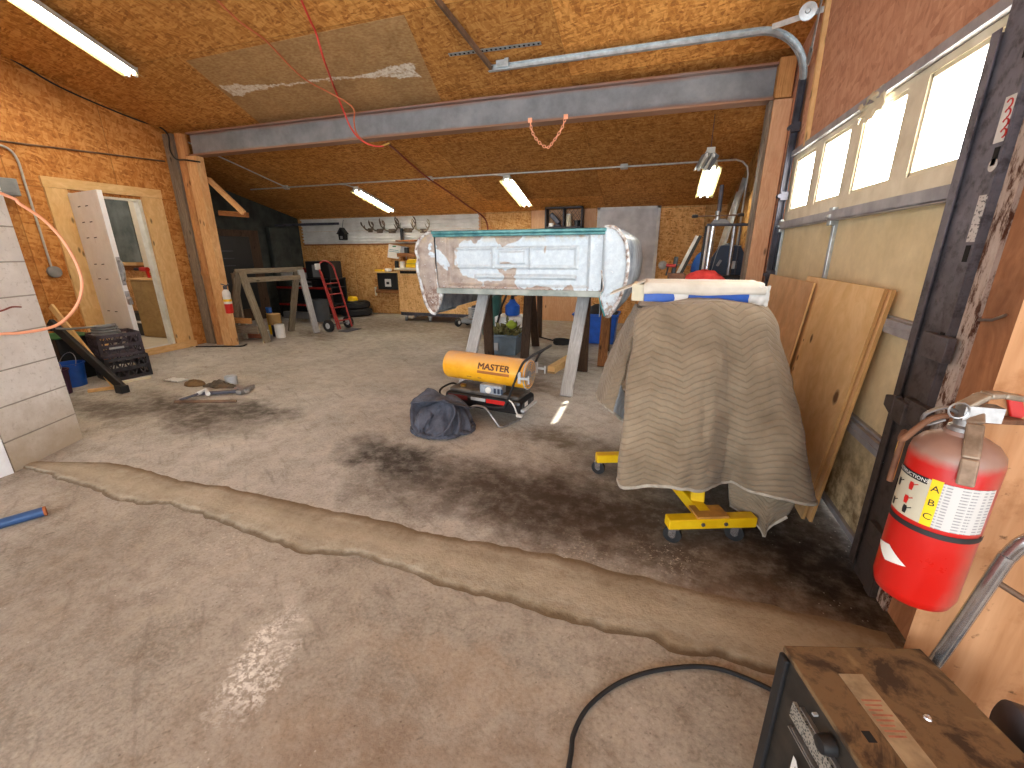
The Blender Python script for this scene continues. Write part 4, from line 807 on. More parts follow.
# ------------------------------------------------------------------ dark crumpled jacket
def clothm():
    tt = newmat('dark_canvas'); o = tt.obj(); n = tt.noise(o, 9., 6, .7); c = tt.ramp(n, (.3, lin(54, 56, 66)), (.7, lin(92, 94, 106))); return tt.fin(c, .75, 0, tt.bump(tt.noise(o, 24., 5, .7), .35, .01), .35)
M['canvas'] = clothm()
t = thing('crumpled_tarp', 'crumpled dark grey canvas on the floor beside the yellow heater', 'tarp', (-1.75, 3.35, 0))
import numpy as np
def crumple(n, size, steps, bumps, bound, seed, drop=.28, tilt=(0., 0.)):
    """a square of cloth let fall over a few soft lumps inside an elliptical boundary; returns the settled points (n x n x 3)"""
    rg = np.random.default_rng(seed); g = np.linspace(-.5, .5, n)*size; X, Y = np.meshgrid(g, g, indexing='ij'); Z = np.full_like(X, drop)
    low = lambda k, a: sum(a*np.sin(2*np.pi*(rg.uniform(-k, k)*X+rg.uniform(-k, k)*Y)/size+rg.uniform(0, 6.28)) for _ in range(6))
    P = np.stack([X*.8+low(4, .012), Y*.8+low(4, .012), Z+low(4, .035)], -1); Q = P.copy(); h = size/(n-1)
    def cons(P, di, dj, L, w):
        for par in (0, 1):
            A = P[(par*di):P.shape[0]-di or None, (par*dj):P.shape[1]-dj or None]; B = P[par*di+di:, par*dj+dj:]
            m_ = min(A.shape[0], B.shape[0]), min(A.shape[1], B.shape[1]); A, B = A[:m_[0], :m_[1]], B[:m_[0], :m_[1]]
            sa = (slice(None, None, 2*di) if di else slice(None), slice(None, None, 2*dj) if dj and not di else slice(None)); a_, b_ = A[sa], B[sa]
            d = b_-a_; l = np.linalg.norm(d, axis=-1, keepdims=True)+1e-9; c = d*(w*.5*(l-L)/l); a_ += c; b_ -= c
    for s_ in range(steps):
        Vv = (P-Q)*.965; Q = P.copy(); P = P+Vv; P[..., 2] -= .0006
        for it in range(8):
            cons(P, 1, 0, h, 1.); cons(P, 0, 1, h, 1.); cons(P, 2, 0, 2*h, .12); cons(P, 0, 2, 2*h, .12); cons(P, 1, 1, h*1.414, .3)
            for (bx, by, bz, br, bh) in bumps:
                d = (P-np.array([bx, by, bz]))/np.array([br, br, bh]); l = np.linalg.norm(d, axis=-1, keepdims=True); P = np.where(l < 1, P+(d/np.maximum(l, 1e-6)-d)*np.array([br, br, bh]), P)
            gr = 1+1.3*max(0., 1-s_/(steps*.55)); e = np.sqrt((P[..., 0]/bound[0]/gr)**2+(P[..., 1]/bound[1]/gr)**2); k = np.where(e > 1, 1/np.maximum(e, 1e-6), 1.); P[..., 0] *= k; P[..., 1] *= k
            P[..., 2] = np.maximum(P[..., 2], .006)
        touch = P[..., 2] < .012
        for (bx, by, bz, br, bh) in bumps: touch |= np.linalg.norm((P-np.array([bx, by, bz]))/np.array([br, br, bh]), axis=-1) < 1.03
        Q[touch] = P[touch]*.9+Q[touch]*.1
    return P
def cloth_mesh(P, c, rz=0.):
    n = P.shape[0]; cs, sn = math.cos(rz), math.sin(rz); c = V(c); vs = [c+V((p[0]*cs-p[1]*sn, p[0]*sn+p[1]*cs, p[2])) for r in P.tolist() for p in r]
    return MB().add(vs, [(i*n+j, (i+1)*n+j, (i+1)*n+j+1, i*n+j+1) for i in range(n-1) for j in range(n-1)])
CL = crumple(72, 1.5, 300, [(.07, .04, .0, .17, .33), (-.13, -.02, .0, .13, .24), (.0, -.10, 0, .12, .18)], (.31, .25), 11)
cloth_mesh(CL, (-1.755, 3.33, 0), .3).build('canvas_heap', 'canvas', t, smooth=80, solid=.006, sub=1)
RM = spl([pY(412, 401, 3.30), pY(410, 412, 3.22), pY(412, 426, 3.14), pY(420, 437.5, 3.09), pY(434, 437.5, 3.08), pY(447, 430, 3.10), pY(455, 413, 3.16), pY(450, 402, 3.24), pY(434, 397, 3.29), pY(418, 397, 3.32), pY(412, 401, 3.30)], 8)
def hood(u, v):
    k = u*(len(RM)-1); i = min(int(k), len(RM)-2); p = RM[i].lerp(RM[i+1], k-i); c = V((-1.80, 3.34, .13)); q = p.lerp(c, v) ; n = (p-c).normalized()
    return q + V((0, .05*math.sin(v*math.pi), -.02*math.sin(v*math.pi))) + V((.012*fb((u*7, v*3, 1)), .014*fb((u*6, v*4, 5)), max(-.0, .012*fb((u*5, v*3, 9)))))
MB().grid(hood, 60, 14).build('hem_flap', 'canvas', t, smooth=80, solid=.01)
def shawl(u, v):
    a = pY(450, 402, 3.22).lerp(pY(414, 400, 3.30), u); b = pY(472, 408, 3.42).lerp(pY(428, 388, 3.40), u); return a.lerp(b, v*1.3-.3) + V((.01*fb((u*5, v*4, 2)), -.03*math.sin(v*math.pi), .03*math.sin(u*math.pi)*math.sin(v*math.pi) + .015*fb((u*4, v*5, 7))))
MB().grid(shawl, 24, 16).build('hem_flap', 'canvas', t, smooth=80, solid=.008)
# ------------------------------------------------------------------ engine stand under the moving blanket
t = thing('engine_stand', 'yellow engine stand on casters beneath the brown moving blanket', 'engine stand', (.25, 2.65, 0))
fx, sx = V((.94, .342, 0)), V((-.40, .9165, 0)); fc_ = V((.425, 2.325, 0)); rc = fc_ + sx*.80
def ybeam(p0, p1, w, h, name, bolts=()):
    m = MB().beam(p0, p1, w, h); b = m.build(name, 'yellow', t, bevel=.006)
    d = (V(p1)-V(p0)).normalized(); sd = d.cross(V((0, 0, 1)))
    for f in bolts:
        p = V(p0).lerp(V(p1), f) + sd*(w/2); MB().lathe([(.0, 0), (.011, 0), (.011, .008), (0, .008)], p, sd, 6).build('bolt', 'steel_dark', b)
    return b
ybeam(fc_-fx*.25+V((0, 0, .135)), fc_+fx*.25+V((0, 0, .135)), .07, .062, 'front_bar', (.38, .64))
ybeam(rc-fx*.42+V((0, 0, .135)), rc+fx*.42+V((0, 0, .135)), .07, .062, 'rear_bar')
ybeam(fc_-fx*.02+sx*.03+V((0, 0, .145)), rc+V((0, 0, .145)), .07, .07, 'spine')
MB().box(fc_+sx*.03+V((0, 0, .172)), (.18, .12, .014), rz=math.atan2(fx.y, fx.x)).build('foot_plate', 'yellow_top', t, bevel=.003)
ybeam(fc_+sx*.16+V((0, 0, .17)), fc_+sx*.24+V((0, 0, .98)), .075, .075, 'mast')
MB().lathe([(.0, 0), (.10, 0), (.10, .02), (.03, .02), (.03, .16), (0, .16)], fc_+sx*.28+V((0, 0, .9)), sx, 20).build('mounting_head', 'steel_dark', t, smooth=40)
for p in (fc_-fx*.21, fc_+fx*.15, rc-fx*.40, rc+fx*.38):
    m = MB(); o = p + V((0, 0, 0)); m.lathe([(0, -.016), (.02, -.016), (.026, -.014), (.05, -.012), (.052, 0), (.05, .012), (.026, .014), (.02, .016), (0, .016)], o+V((0, 0, .053)), fx*.6+sx*.8, 20)
    cst = m.build('caster_wheel', 'rubber', t, smooth=35)
    m = MB(); m.lathe([(0, -.018), (.018, -.018), (.022, -.012), (.022, .012), (.018, .018), (0, .018)], o+V((0, 0, .053)), fx*.6+sx*.8, 14)
    a = (fx*.6+sx*.8).cross(V((0, 0, 1))).normalized(); nn = (fx*.6+sx*.8).normalized()
    for s in (-1, 1): m.beam(o+nn*s*.022+V((0, 0, .05)), o+nn*s*.022+V((0, 0, .10)), .04, .003, up=nn)
    m.beam(o+V((0, 0, .098)), o+V((0, 0, .106)), .06, .06); m.build('caster_fork', 'chrome', cst, smooth=40)
def quilt(name, c1, c2, cs):
    tt = newmat(name); uv = tt.uv(); sp = tt.t.nodes.new('ShaderNodeSeparateXYZ'); tt.set(sp.inputs[0], uv); u, v = sp.outputs[0], sp.outputs[1]
    zig = tt.math('MULTIPLY', tt.math('PINGPONG', tt.math('ADD', u, tt.math('MULTIPLY', tt.noise(tt.obj(), 5., 2), .05)), .17), .42); f = tt.math('FRACT', tt.math('DIVIDE', tt.math('ADD', v, zig), .034)); d = tt.math('ABSOLUTE', tt.math('SUBTRACT', f, .5))
    seam = tt.mapr(d, .40, .5, 0., 1.); o = tt.obj(); n = tt.noise(o, 3., 6, .65); n2 = tt.noise(o, 40., 3)
    c = tt.ramp(n, (.32, c1), (.66, c2)); c = tt.mix(tt.mapr(tt.noise(o, 1.7, 4, .6), .54, .72, 0, .6), c, lin(92, 78, 62)); c = tt.mix(tt.math('MULTIPLY', seam, .22), c, cs)
    h = tt.math('SUBTRACT', tt.math('MULTIPLY', n2, .12), tt.math('POWER', tt.math('MULTIPLY', d, 2.), 4.))
    return tt.fin(c, .95, 0, tt.bump(h, .55, .009), .1, Sheen_Weight=.2)
M['quilt'] = quilt('quilt', lin(124, 109, 90), lin(158, 142, 120), lin(92, 78, 62)); M['quilt_inner'] = quilt('quilt_inner', lin(120, 122, 124), lin(156, 158, 160), lin(84, 84, 86)); M['hem'] = dirt('hem', lin(158, 148, 134), lin(190, 182, 168), 20, .9)
q = lambda x, y, Y: pY(x, y, Y)
ST = [[q(640, 309, 2.66), q(628, 395, 2.46), q(617, 481, 2.30)], [q(660, 305, 2.62), q(655, 400, 2.38), q(645, 487, 2.24)], [q(690, 303, 2.62), q(692, 400, 2.34), q(683, 491, 2.20)], [q(712, 303, 2.62), q(716, 400, 2.38), q(706, 489, 2.30)],
      [q(728, 303, 2.64), q(740, 400, 2.42), q(728, 482, 2.42)], [q(748, 304, 2.68), q(768, 400, 2.36), q(764, 494, 2.30)], [q(766, 309, 2.80), q(792, 405, 2.42), q(816, 503, 2.33)],
      [V((.67, 3.0, 1.262)), V((.80, 2.95, .8)), V((.84, 2.82, .3))], [V((.64, 3.35, 1.262)), V((.72, 3.45, .8)), V((.74, 3.5, .35))], [V((.3, 3.45, 1.262)), V((.3, 3.56, .8)), V((.3, 3.62, .38))], [V((-.02, 3.42, 1.262)), V((-.1, 3.54, .85)), V((-.14, 3.56, .42))],
      [q(638, 305, 3.2), q(634, 345, 3.3), q(632, 392, 3.35)], [q(642, 308, 2.85), q(646, 365, 3.1), q(648, 430, 3.1)], [q(642, 309, 2.74), q(640, 385, 2.72), q(636, 450, 2.62)]]
NS = len(ST); NU, NVv = 180, 60
rows = [spl([s[k] for s in ST], 12, closed=True) for k in range(3)]
per = [0.]
for i in range(len(rows[1])): per.append(per[-1] + (rows[1][(i+1) % len(rows[1])]-rows[1][i]).length)
def blk(u, v):
    n = len(rows[0]); f = u*n; i = int(f) % n; r = f-int(f); A_, B_, C_ = (rw[i].lerp(rw[(i+1) % n], r) for rw in rows)
    w = v; p = A_*((w-.5)*(w-1)*2) + B_*(-4*w*(w-1)) + C_*(2*w*(w-.5))
    if w < .12: p.z -= .0; 
    f1 = fb((p.x*3.2, p.y*3.2+2, p.z*1.6), 1, 4); nr = V((p.x-.3, p.y-2.9, 0)).normalized()
    k = min(1, w*3)
    p = p + nr*(.035*f1*k + .02*fb((u*22, w*1.2, 4), 1, 2)*k) + nr*(.05*math.sin(min(1, w/.18)*math.pi)*.35)
    p.z += .02*fb((u*14, 0, 9), 1, 2)*w*w
    return p
bt = thing('moving_blanket', 'brown quilted moving blanket draped over the yellow engine stand', 'blanket', (.3, 2.9, .25))
main = MB().grid(blk, NU, NVv, lambda u, v: (per[min(int(u*len(rows[1])), len(per)-1)] + 0*u, v*1.0))
main.build('draped_sides', 'quilt', bt, smooth=80, solid=.012)
cc = sum((s[0] for s in ST), V())/NS
def cap(u, v):
    p = blk(u, 0); w = v; r = p.lerp(V((cc.x, cc.y, p.z+.012)), w); r.z = p.z + .014*math.sin(w*math.pi/2) + .008*fb((r.x*6, r.y*6, 1)); return r
MB().grid(cap, NU, 14, lambda u, v: (cap(u, v).x, cap(u, v).y)).build('top_cover', 'quilt', bt, smooth=80, solid=.012)
hem = [blk(i/NU, 1.) for i in range(NU)]
MB().tube(hem, .011, 6, closed=True).build('hem_binding', 'hem', bt, smooth=60)
def fold(u, v):
    a = q(727, 470, 2.50).lerp(q(800, 492, 2.44), u); b = q(730, 505, 2.50).lerp(q(792, 512, 2.42), u); tip = q(764, 537, 2.40); b = b.lerp(tip, max(0, 1-abs(u-.55)/.55)*1.0)
    return a.lerp(b, v) + V((0, -.03*math.sin(v*3)*math.sin(u*3) + .015*fb((u*5, v*4, 3)), 0))
fo = MB().grid(fold, 30, 20, lambda u, v: (u*.5, v*.4)).build('hanging_corner', 'quilt', bt, smooth=80, solid=.012)
MB().tube([fold(i/30, 1.) for i in range(31)], .010, 6).build('hem_binding', 'hem', fo, smooth=60)
def lflap(u, v):
    a = q(636, 304, 3.12).lerp(q(640, 309, 2.74), u); b = q(597, 392, 3.16).lerp(q(613, 412, 2.78), u); mid = q(614, 345, 3.16).lerp(q(629, 355, 2.76), u)
    p = a*((v-.5)*(v-1)*2) + mid*(-4*v*(v-1)) + b*(2*v*(v-.5)); return p + V((-.03*math.sin(u*math.pi)*v + .012*fb((u*4, v*5, 3)), -.02*math.sin(u*math.pi), .012*fb((u*6, v*2, 8))*v))
lf = MB().grid(lflap, 24, 40, lambda u, v: (u*.45, v*.75)).build('hanging_flap', 'quilt', bt, smooth=80, solid=.012)
def lcurl(u, v):
    a = lflap(1., .78+.22*u); b = q(631, 405, 2.9).lerp(q(632, 426, 2.86), u); return a.lerp(b, v) + V((0, .03*math.sin(v*math.pi), -.02*math.sin(v*math.pi)))
MB().grid(lcurl, 12, 12, lambda u, v: (u*.2, v*.2)).build('lining_fold', 'quilt_inner', lf, smooth=80, solid=.01)
MB().tube([lflap(i/24, 1.) for i in range(25)] + [lcurl(1., i/12) for i in range(1, 13)], .010, 6).build('hem_binding', 'hem', lf, smooth=60)
# white and blue carton on top
zb = 1.30
t = thing('flattened_carton', 'blue and white cardboard carton on top of the moving blanket', 'carton', (.28, 2.92, zb))
m = MB(); m.box2((-.045, 2.77, zb), (.53, 3.10, zb+.105)); m.build('carton_body', 'blue_bright', t, bevel=.003)
def flapf(u, v):
    x = -.05 + .65*u; k = max(0, (v-.72)/.28); y = 3.12 - .36*min(1, v/.72) - .012*min(1, k*6) - .008*k; z = zb + .113 + .004*fb((u*3, v*3, 1)) - .066*k*(1-.1*u); return V((x + .012*fb((v*6, 3, 1))*u, y, z + .004*math.sin(u*9)*k))
M['carton_white'] = dirt('carton_white', lin(206, 199, 184), lin(228, 222, 210), 6, .7)
MB().grid(flapf, 24, 12).build('top_flap', 'carton_white', t, smooth=60, solid=.005)
MB().box2((-.12, 2.78, zb), (-.047, 3.08, zb+.10)).build('end_flap', 'cream', t, bevel=.004)
MB().prism([(-.05, 2.78, zb+.113), (-.25, 2.80, zb+.03), (-.255, 2.80, zb+.036), (-.05, 2.78, zb+.119)], (.0, .26, .0)).build('side_flap', 'carton_white', t)
def crum(u, v): return V((.525 + .10*u, 2.755 + .02*fb((u*5, v*5, 2)), zb - .005 + .11*v + .008*fb((u*6, v*6, 4))))
MB().grid(crum, 10, 10).build('torn_paper', 'white', t, smooth=60, solid=.004)
def crum2(u, v): return V((.165 + .075*(u-.5)*2*(1-.5*v)*.6 + .02*fb((u*4, v*4, 8)), 2.752 - .012*v, zb+.06 - .08*v + .008*fb((u*6, v*6, 3))))
MB().grid(crum2, 10, 8).build('torn_paper', 'white', t, smooth=60, solid=.004)
MB().box2((.53, 2.775, zb), (.60, 3.09, zb+.10)).build('end_flap', 'white', t, bevel=.004)
# plywood sheets leaning on the garage door
def sheet(name, label, yb0, yb1, h, xb, xt, th, mat, edge):
    t = thing(name, label, 'plywood', (xb, (yb0+yb1)/2, 0), 'plywood sheets against the garage door')
    d = V((xt-xb, 0, h)).normalized(); nr = V((-d.z, 0, d.x))
    p = [V((xb, yb0, .004)), V((xb, yb1, .004)), V((xb, yb1, .004))+d*h, V((xb, yb0, .004))+d*h]; m = MB()
    m.add(p, [(0, 1, 2, 3)], [((0, 0), (0, yb1-yb0), (h, yb1-yb0), (h, 0))]); m.add([v_-nr*th for v_ in p], [(3, 2, 1, 0)], [((0, 0), (0, 1), (1, 1), (1, 0))])
    m.build('face_sheet', mat, t)
    m = MB()
    for i in range(4):
        j = (i+1) % 4; m.add([p[i], p[j], p[j]-nr*th, p[i]-nr*th], [(0, 1, 2, 3)], [((0, 0), (1, 0), (1, .02), (0, .02))])
    m.build('sheet_edge', edge, t); return t
def knotty():
    m = M['plywood']; nt = m.node_tree; p = [n for n in nt.nodes if n.type == 'BSDF_PRINCIPLED'][0]; src = p.inputs['Base Color'].links[0].from_socket
    t = NT.__new__(NT); t.t = nt; t.m = m; uv = t.uv(); wv = t.vm('ADD', uv, t.n('VectorMath', props={'operation': 'SCALE'}, i0=t.noise(uv, 14., 3, out=1), Scale=.02)); c = src
    for x, y, r in ((808, 338, .028), (797, 358, .02), (794, 369, .016), (836, 397, .04), (801, 340, .01)):
        k = pX(x, y, 1.075); d = t.vm('SUBTRACT', wv, (k.z+.01, k.y-2.72+.01, 0)); l = t.n('VectorMath', out=1, props={'operation': 'LENGTH'}, i0=t.vm('MULTIPLY', d, (.75, 1., 0)))
        c = t.mix(t.mapr(l, r*.5, r, .9, 0.), c, lin(96, 58, 36))
    nt.links.new(c, p.inputs['Base Color'])
knotty()
sheet('plywood_sheet', 'tall pale plywood sheet with knots leaning on the garage door', 2.72, 3.95, 1.405, 1.00, 1.135, .018, 'plywood', 'plywood_edge')
sheet('plywood_sheet', 'second plywood sheet showing only as an edge behind the pale one', 2.70, 3.9, 1.40, 1.035, 1.16, .018, 'plywood', 'plywood_edge')
sheet('plywood_sheet', 'shorter brown plywood board leaning in front of the pale sheet', 3.66, 4.95, 1.37, .96, 1.10, .012, 'plywood_brown', 'pine_trim')

# ------------------------------------------------------------------ near right: extinguisher, welder, cart handle, cable, pipe
t = thing('fire_extinguisher', 'large dusty red fire extinguisher hanging on the near right wall', 'fire extinguisher', (.612, 1.02, .83))
ec = V((.622, 1.035, 0)); r0 = .072; zl = .848
def redm():
    tt = newmat('dusty_red'); o = tt.obj(); n = tt.noise(o, 9., 5, .7); sp = tt.t.nodes.new('ShaderNodeSeparateXYZ'); tt.set(sp.inputs[0], o); x, z = sp.outputs[0], sp.outputs[2]
    dust = tt.math('MULTIPLY', tt.mapr(tt.math('ADD', x, tt.math('MULTIPLY', n, .06)), .045, .12), .75); top = tt.mapr(tt.math('ADD', z, tt.math('MULTIPLY', n, .03)), .366, .39)
    return tt.fin(tt.mix(tt.math('MAXIMUM', dust, top), lin(186, 20, 12), tt.mix(n, lin(132, 96, 84), lin(158, 124, 108))), tt.mapr(n, .3, .7, .25, .45))
M['dusty_red'] = redm()
prof = [(0, 0), (.055, 0), (.066, .008), (r0, .03), (r0, .345), (.069, .362), (.058, .378), (.042, .388), (.03, .394), (.028, .402), (0, .402)]
cyl = MB().lathe(prof, ec+V((0, 0, zl)), (0, 0, 1), 40).build('cylinder', 'dusty_red', t, smooth=40)
def oncyl(th, z, e=.0012): return ec + V((math.cos(th)*(r0+e), math.sin(th)*(r0+e), zl+z))
view = math.atan2(-ec.y, -ec.x)
def oncl(th, z, e=.0012): return oncyl(th, z-.028, e)
M['label_cream'] = plain('label_cream', lin(190, 182, 160), .6, var=.06)
def patch(d0, d1, z0, z1, mat, name, e=.0012): MB().grid(lambda u, v: oncl(view+R(d0+(d1-d0)*u), z0+(z1-z0)*v, e), 20, 2).build(name, mat, cyl, smooth=60)
def prt():
    tt = newmat('printed_label'); o = tt.obj(); n = tt.noise(tt.vm('MULTIPLY', o, (140, 140, 1)), 1., 2); l = tt.math('FRACT', tt.math('MULTIPLY', tt.n('SeparateXYZ', out=2, i0=o), 150)); 
    return tt.fin(tt.mix(tt.math('MULTIPLY', tt.mapr(l, .55, .6), tt.mapr(n, .45, .5, 0, .6)), lin(196, 192, 188), lin(96, 96, 102)), .5)
M['printed'] = prt()
patch(-78, -16, .235, .335, 'label_cream', 'picture_label'); patch(-16, -2, .235, .338, 'yellow', 'class_strip', .0016); patch(-2, 66, .235, .335, 'printed', 'text_label'); patch(-78, -20, .322, .336, 'black', 'label_heading', .002)
patch(-85, 85, .214, .226, 'black', 'strap_band', .002)
for s, z in (('A', .318), ('B', .287), ('C', .256)):
    MB().text(s, .02, (0, 0, 0), (1, 0, 0), (0, 0, 1), fn=lambda x, y, z=z: oncl(view+R(-9)+x/r0, z+y, .0024)).build('class_letter', 'black', cyl)
MB().text('INSTRUCTIONS', .0105, (0, 0, 0), (1, 0, 0), (0, 0, 1), fn=lambda x, y: oncl(view+R(-48)+x/r0, .329+y, .0028)).build('heading_letters', 'white', cyl)
for (d, z, mt) in ((-66, .298, 'black'), (-40, .305, 'red'), (-42, .272, 'red'), (-68, .25, 'black'), (-40, .25, 'black')):
    m = MB(); m.grid(lambda u, v: oncl(view+R(d)+(u-.5)*.13*(1-.5*abs(v-.5)), z+(v-.5)*.018, .002), 6, 4); m.tube([oncl(view+R(d)+.05, z+.004, .002), oncl(view+R(d)+.16, z+.009, .002)], .0012, 4); m.build('pictogram', mt, cyl)
m = MB(); P0, P1, P2, P3 = ((-78, .135), (-50, .158), (-18, .128), (-50, .118)); m.grid(lambda u, v: oncl(view+R(-80+66*u), .138-.012*u+(.020*(1-abs(2*u-1)))*(v-.5)*2, .0014), 14, 2); m.build('white_flash', 'white', cyl, smooth=60)
top = ec + V((0, 0, zl+.398))
m = MB(); m.lathe([(.0, 0), (.026, 0), (.026, .012), (.02, .016), (.02, .04), (0, .04)], top, (0, 0, 1), 20); m.box(top+V((.01, -.005, .045)), (.06, .03, .03)); vb = m.build('valve', 'tube_steel', t, smooth=40)
sd2 = V((.80, -.6, 0)).normalized(); dr2 = V((.93, .36, 0)).normalized()
m = MB(); P = [top-dr2*.02+V((0, 0, .055)), top+dr2*.02+V((0, 0, .078)), top+dr2*.05+V((0, 0, .078)), top+dr2*.095+V((0, 0, .07))]; 
for a, b in zip(P, P[1:]): m.beam(a, b, .026, .012)
m.build('upper_lever', dirt('dusty_lever', lin(130, 116, 100), lin(184, 170, 152), 20, .4, .5), vb, bevel=.004)
m = MB(); dc = V((-ec.x, -ec.y, 0)).normalized(); sx2 = V((-dc.y, dc.x, 0)); sx2 = sx2 if sx2.x > 0 else -sx2; P = [top+sx2*.006+V((0, 0, .05)), top+dc*.03+sx2*.012+V((0, 0, .03)), top+dc*.066+sx2*.02+V((0, 0, -.03)), top+dc*.088+sx2*.024+V((0, 0, -.078))]
for a, b in zip(P, P[1:]): m.beam(a, b, .026, .008, up=dc)
m.build('carry_handle', dirt('dusty_steel', lin(112, 92, 74), lin(164, 142, 122), 20, .5, .4), vb, bevel=.004)
m = MB(); m.tube(spl([top+V((-.02, 0, .04)), top+V((-.045, -.005, .05)), top+V((-.07, 0, .03)), top+V((-.06, .01, .005)), top+V((-.03, .01, .02))], 5), .004, 6); m.tube([top+V((-.03, -.02, .05))+V((.016*math.cos(k), 0, .016*math.sin(k))) for k in [2*math.pi*j/14 for j in range(14)]], .002, 5, closed=True); m.build('pull_pin', 'tube_steel', vb, smooth=60)
P = spl([top+V((-.02, .01, .03)), top+V((-.06, .0, .02)), top+V((-.095, .0, -.03)), oncyl(view-R(88), .37, .012), oncyl(view-R(90), .29, .014), oncyl(view-R(90), .25, .014)], 6); MB().tube(P, .006, 8).build('hose', 'rust', t, smooth=60)
MB().tube([oncyl(view-R(92), .37, .013), oncyl(view-R(91), .255, .014)], .0065, 8).build('nozzle', 'yellow_top', t, smooth=60)
q4 = [pY(x, y, 1.15) for x, y in ((1008, 398), (1022, 395), (1026, 416), (1012, 424))]; m = MB(); m.prism(q4, (0, .008, 0)); m.build('wall_bracket', 'red', t, bevel=.002)
MB().beam(top+V((.02, .03, .02)), (q4[3]+q4[0])/2+V((.02, 0, -.02)), .03, .012).build('hanger_arm', 'rust', t, bevel=.003)

t = thing('welding_machine', 'black welding machine with a dusty brown top', 'welder', (.6, .75, 0))
a_, b_v = V((.961, .276, 0)), V((.276, -.961, 0)); w0 = V((.389, .998, 0)); ZW = .65; WW, WL = .335, .62
def wp(a, b, z): return w0 + a_*a + b_v*b + V((0, 0, z))
def wb(mb, a0, a1, b0, b1, z0, z1): return mb.prism([wp(a0, b0, z0), wp(a1, b0, z0), wp(a1, b1, z0), wp(a0, b1, z0)], (0, 0, z1-z0))
def wtop():
    tt = newmat('dusty_lid'); o = tt.obj(); n = tt.noise(o, 5., 6, .65, .8); n2 = tt.noise(o, 34., 5, .7)
    c = tt.mix(tt.mapr(n, .45, .52), lin(66, 50, 36), lin(116, 92, 64)); c = tt.mix(tt.mapr(n2, .52, .7, 0, .6), c, lin(60, 44, 30)); c = tt.mix(tt.mapr(n, .62, .7, 0, .6), c, lin(150, 124, 86)); return tt.fin(c, .75, 0, tt.bump(n2, .3, .004), .3)
M['dusty_lid'] = wtop(); M['welder_black'] = dirt('welder_black', lin(20, 20, 20), lin(52, 46, 40), 14, .5)
body = wb(MB(), .005, WW-.005, .005, WL, .07, ZW-.012).build('case', 'welder_black', t, bevel=.006)
lid = wb(MB(), 0, WW, 0, WL+.005, ZW-.014, ZW).build('top_cover', 'dusty_lid', t, bevel=.003)
wb(MB(), .085, .14, .075, .33, ZW+.0004, ZW+.0018).build('old_sticker', dirt('old_sticker', lin(128, 110, 84), lin(170, 150, 118), 18, .7), lid)
M['red_print'] = dirt('red_print', lin(150, 92, 70), lin(176, 118, 92), 40, .7)
m = MB()
for k in range(8): wb(m, .092, .134-.006*(k % 3), .135+.0105*k, .139+.0105*k, ZW+.0016, ZW+.0022)
m.build('sticker_print', 'red_print', lid)
m = MB(); m.lathe([(0, 0), (.008, 0), (.006, .003), (0, .004)], wp(.205, .17, ZW), (0, 0, 1), 10); m.build('screw', 'chrome', lid)
wb(MB(), .045, .062, .20, .222, ZW-.001, ZW+.0008).build('lid_slot', 'dark_void', lid)
def face(mb, b0, b1, z0, z1, e=.003): return wb(mb, -e, .006, b0, b1, z0, z1)
face(MB(), -.0, .03, .07, ZW-.02, .006).build('corner_post', 'black', body, bevel=.004)
def mesh_strip():
    tt = newmat('speckled_strip'); o = tt.obj(); v_ = tt.n('TexVoronoi', out=0, Vector=o, Scale=180.); return tt.fin(tt.mix(tt.mapr(v_, .3, .5), lin(30, 30, 30), lin(142, 136, 126)), .6)
face(MB(), .075, .30, ZW-.135, ZW-.09).build('speckled_strip', mesh_strip(), body)
for z, b0, b1 in ((ZW-.075, .10, .5), (ZW-.155, .09, .26), (ZW-.165, .08, .26)): face(MB(), b0, b1, z-.002, z+.002, .004).build('silver_line', 'tube_steel', body)
MB().lathe([(0, 0), (.021, 0), (.021, .010), (.017, .026), (0, .028)], wp(-.0, .195, ZW-.05), -a_, 18).build('control_knob', 'black', body, smooth=40)
for b0 in (.255, .30): face(MB(), b0, b0+.03, ZW-.072, ZW-.066, .005).build('dial_mark', 'grey_light', body)
face(MB(), .135, .142, ZW-.045, ZW-.04, .005).build('dial_mark', 'grey_light', body)
m = MB()
for k in (-.002, 0, .002): m.text('MSR', .085, wp(-.006-k*.1, .195+k, ZW-.235), b_v, V((0, 0, 1)))
m.build('lettering', 'white_dirty', body)
for bb in (.08, .54):
    for aa in (.04, WW-.04): MB().lathe([(0, -.02), (.03, -.02), (.035, 0), (.03, .02), (0, .02)], wp(aa, bb, .035), a_, 18).build('wheel', 'rubber', t, smooth=40)
wb(MB(), .03, WW-.03, .05, .57, .05, .075).build('base_plate', 'steel_dark', t)
t = thing('cart_handle', 'bare grey steel tube handle standing behind the welding machine', 'cart', (.72, 1.08, 0))
P = [V((.745, 1.125, .02)), V((.742, 1.12, .5)), pY(936, 661, 1.085), pY(1000, 567, 1.05), pY(1008, 557, 1.05), pY(1024, 543, 1.04), pY(1050, 535, 1.03), pY(1110, 530, 1.0)]
MB().tube(spl(P, 6), .0145, 12).build('tube_frame', 'chrome', t, smooth=60)
MB().tube([pY(997, 582, 1.05), pY(1060, 622, 1.03)], .007, 8).build('cross_rod', 'iron_brown', t, smooth=60)
MB().tube([pY(1110, 530, 1.0), (.93, .98, .02)], .0145, 10).build('tube_frame', 'chrome', t, smooth=60)
MB().lathe([(0, -.03), (.06, -.03), (.075, -.02), (.075, .02), (.06, .03), (0, .03)], pY(1022, 742, .985), (1, -.2, 0), 24).build('grey_roll', 'steel_dark', t, smooth=40)
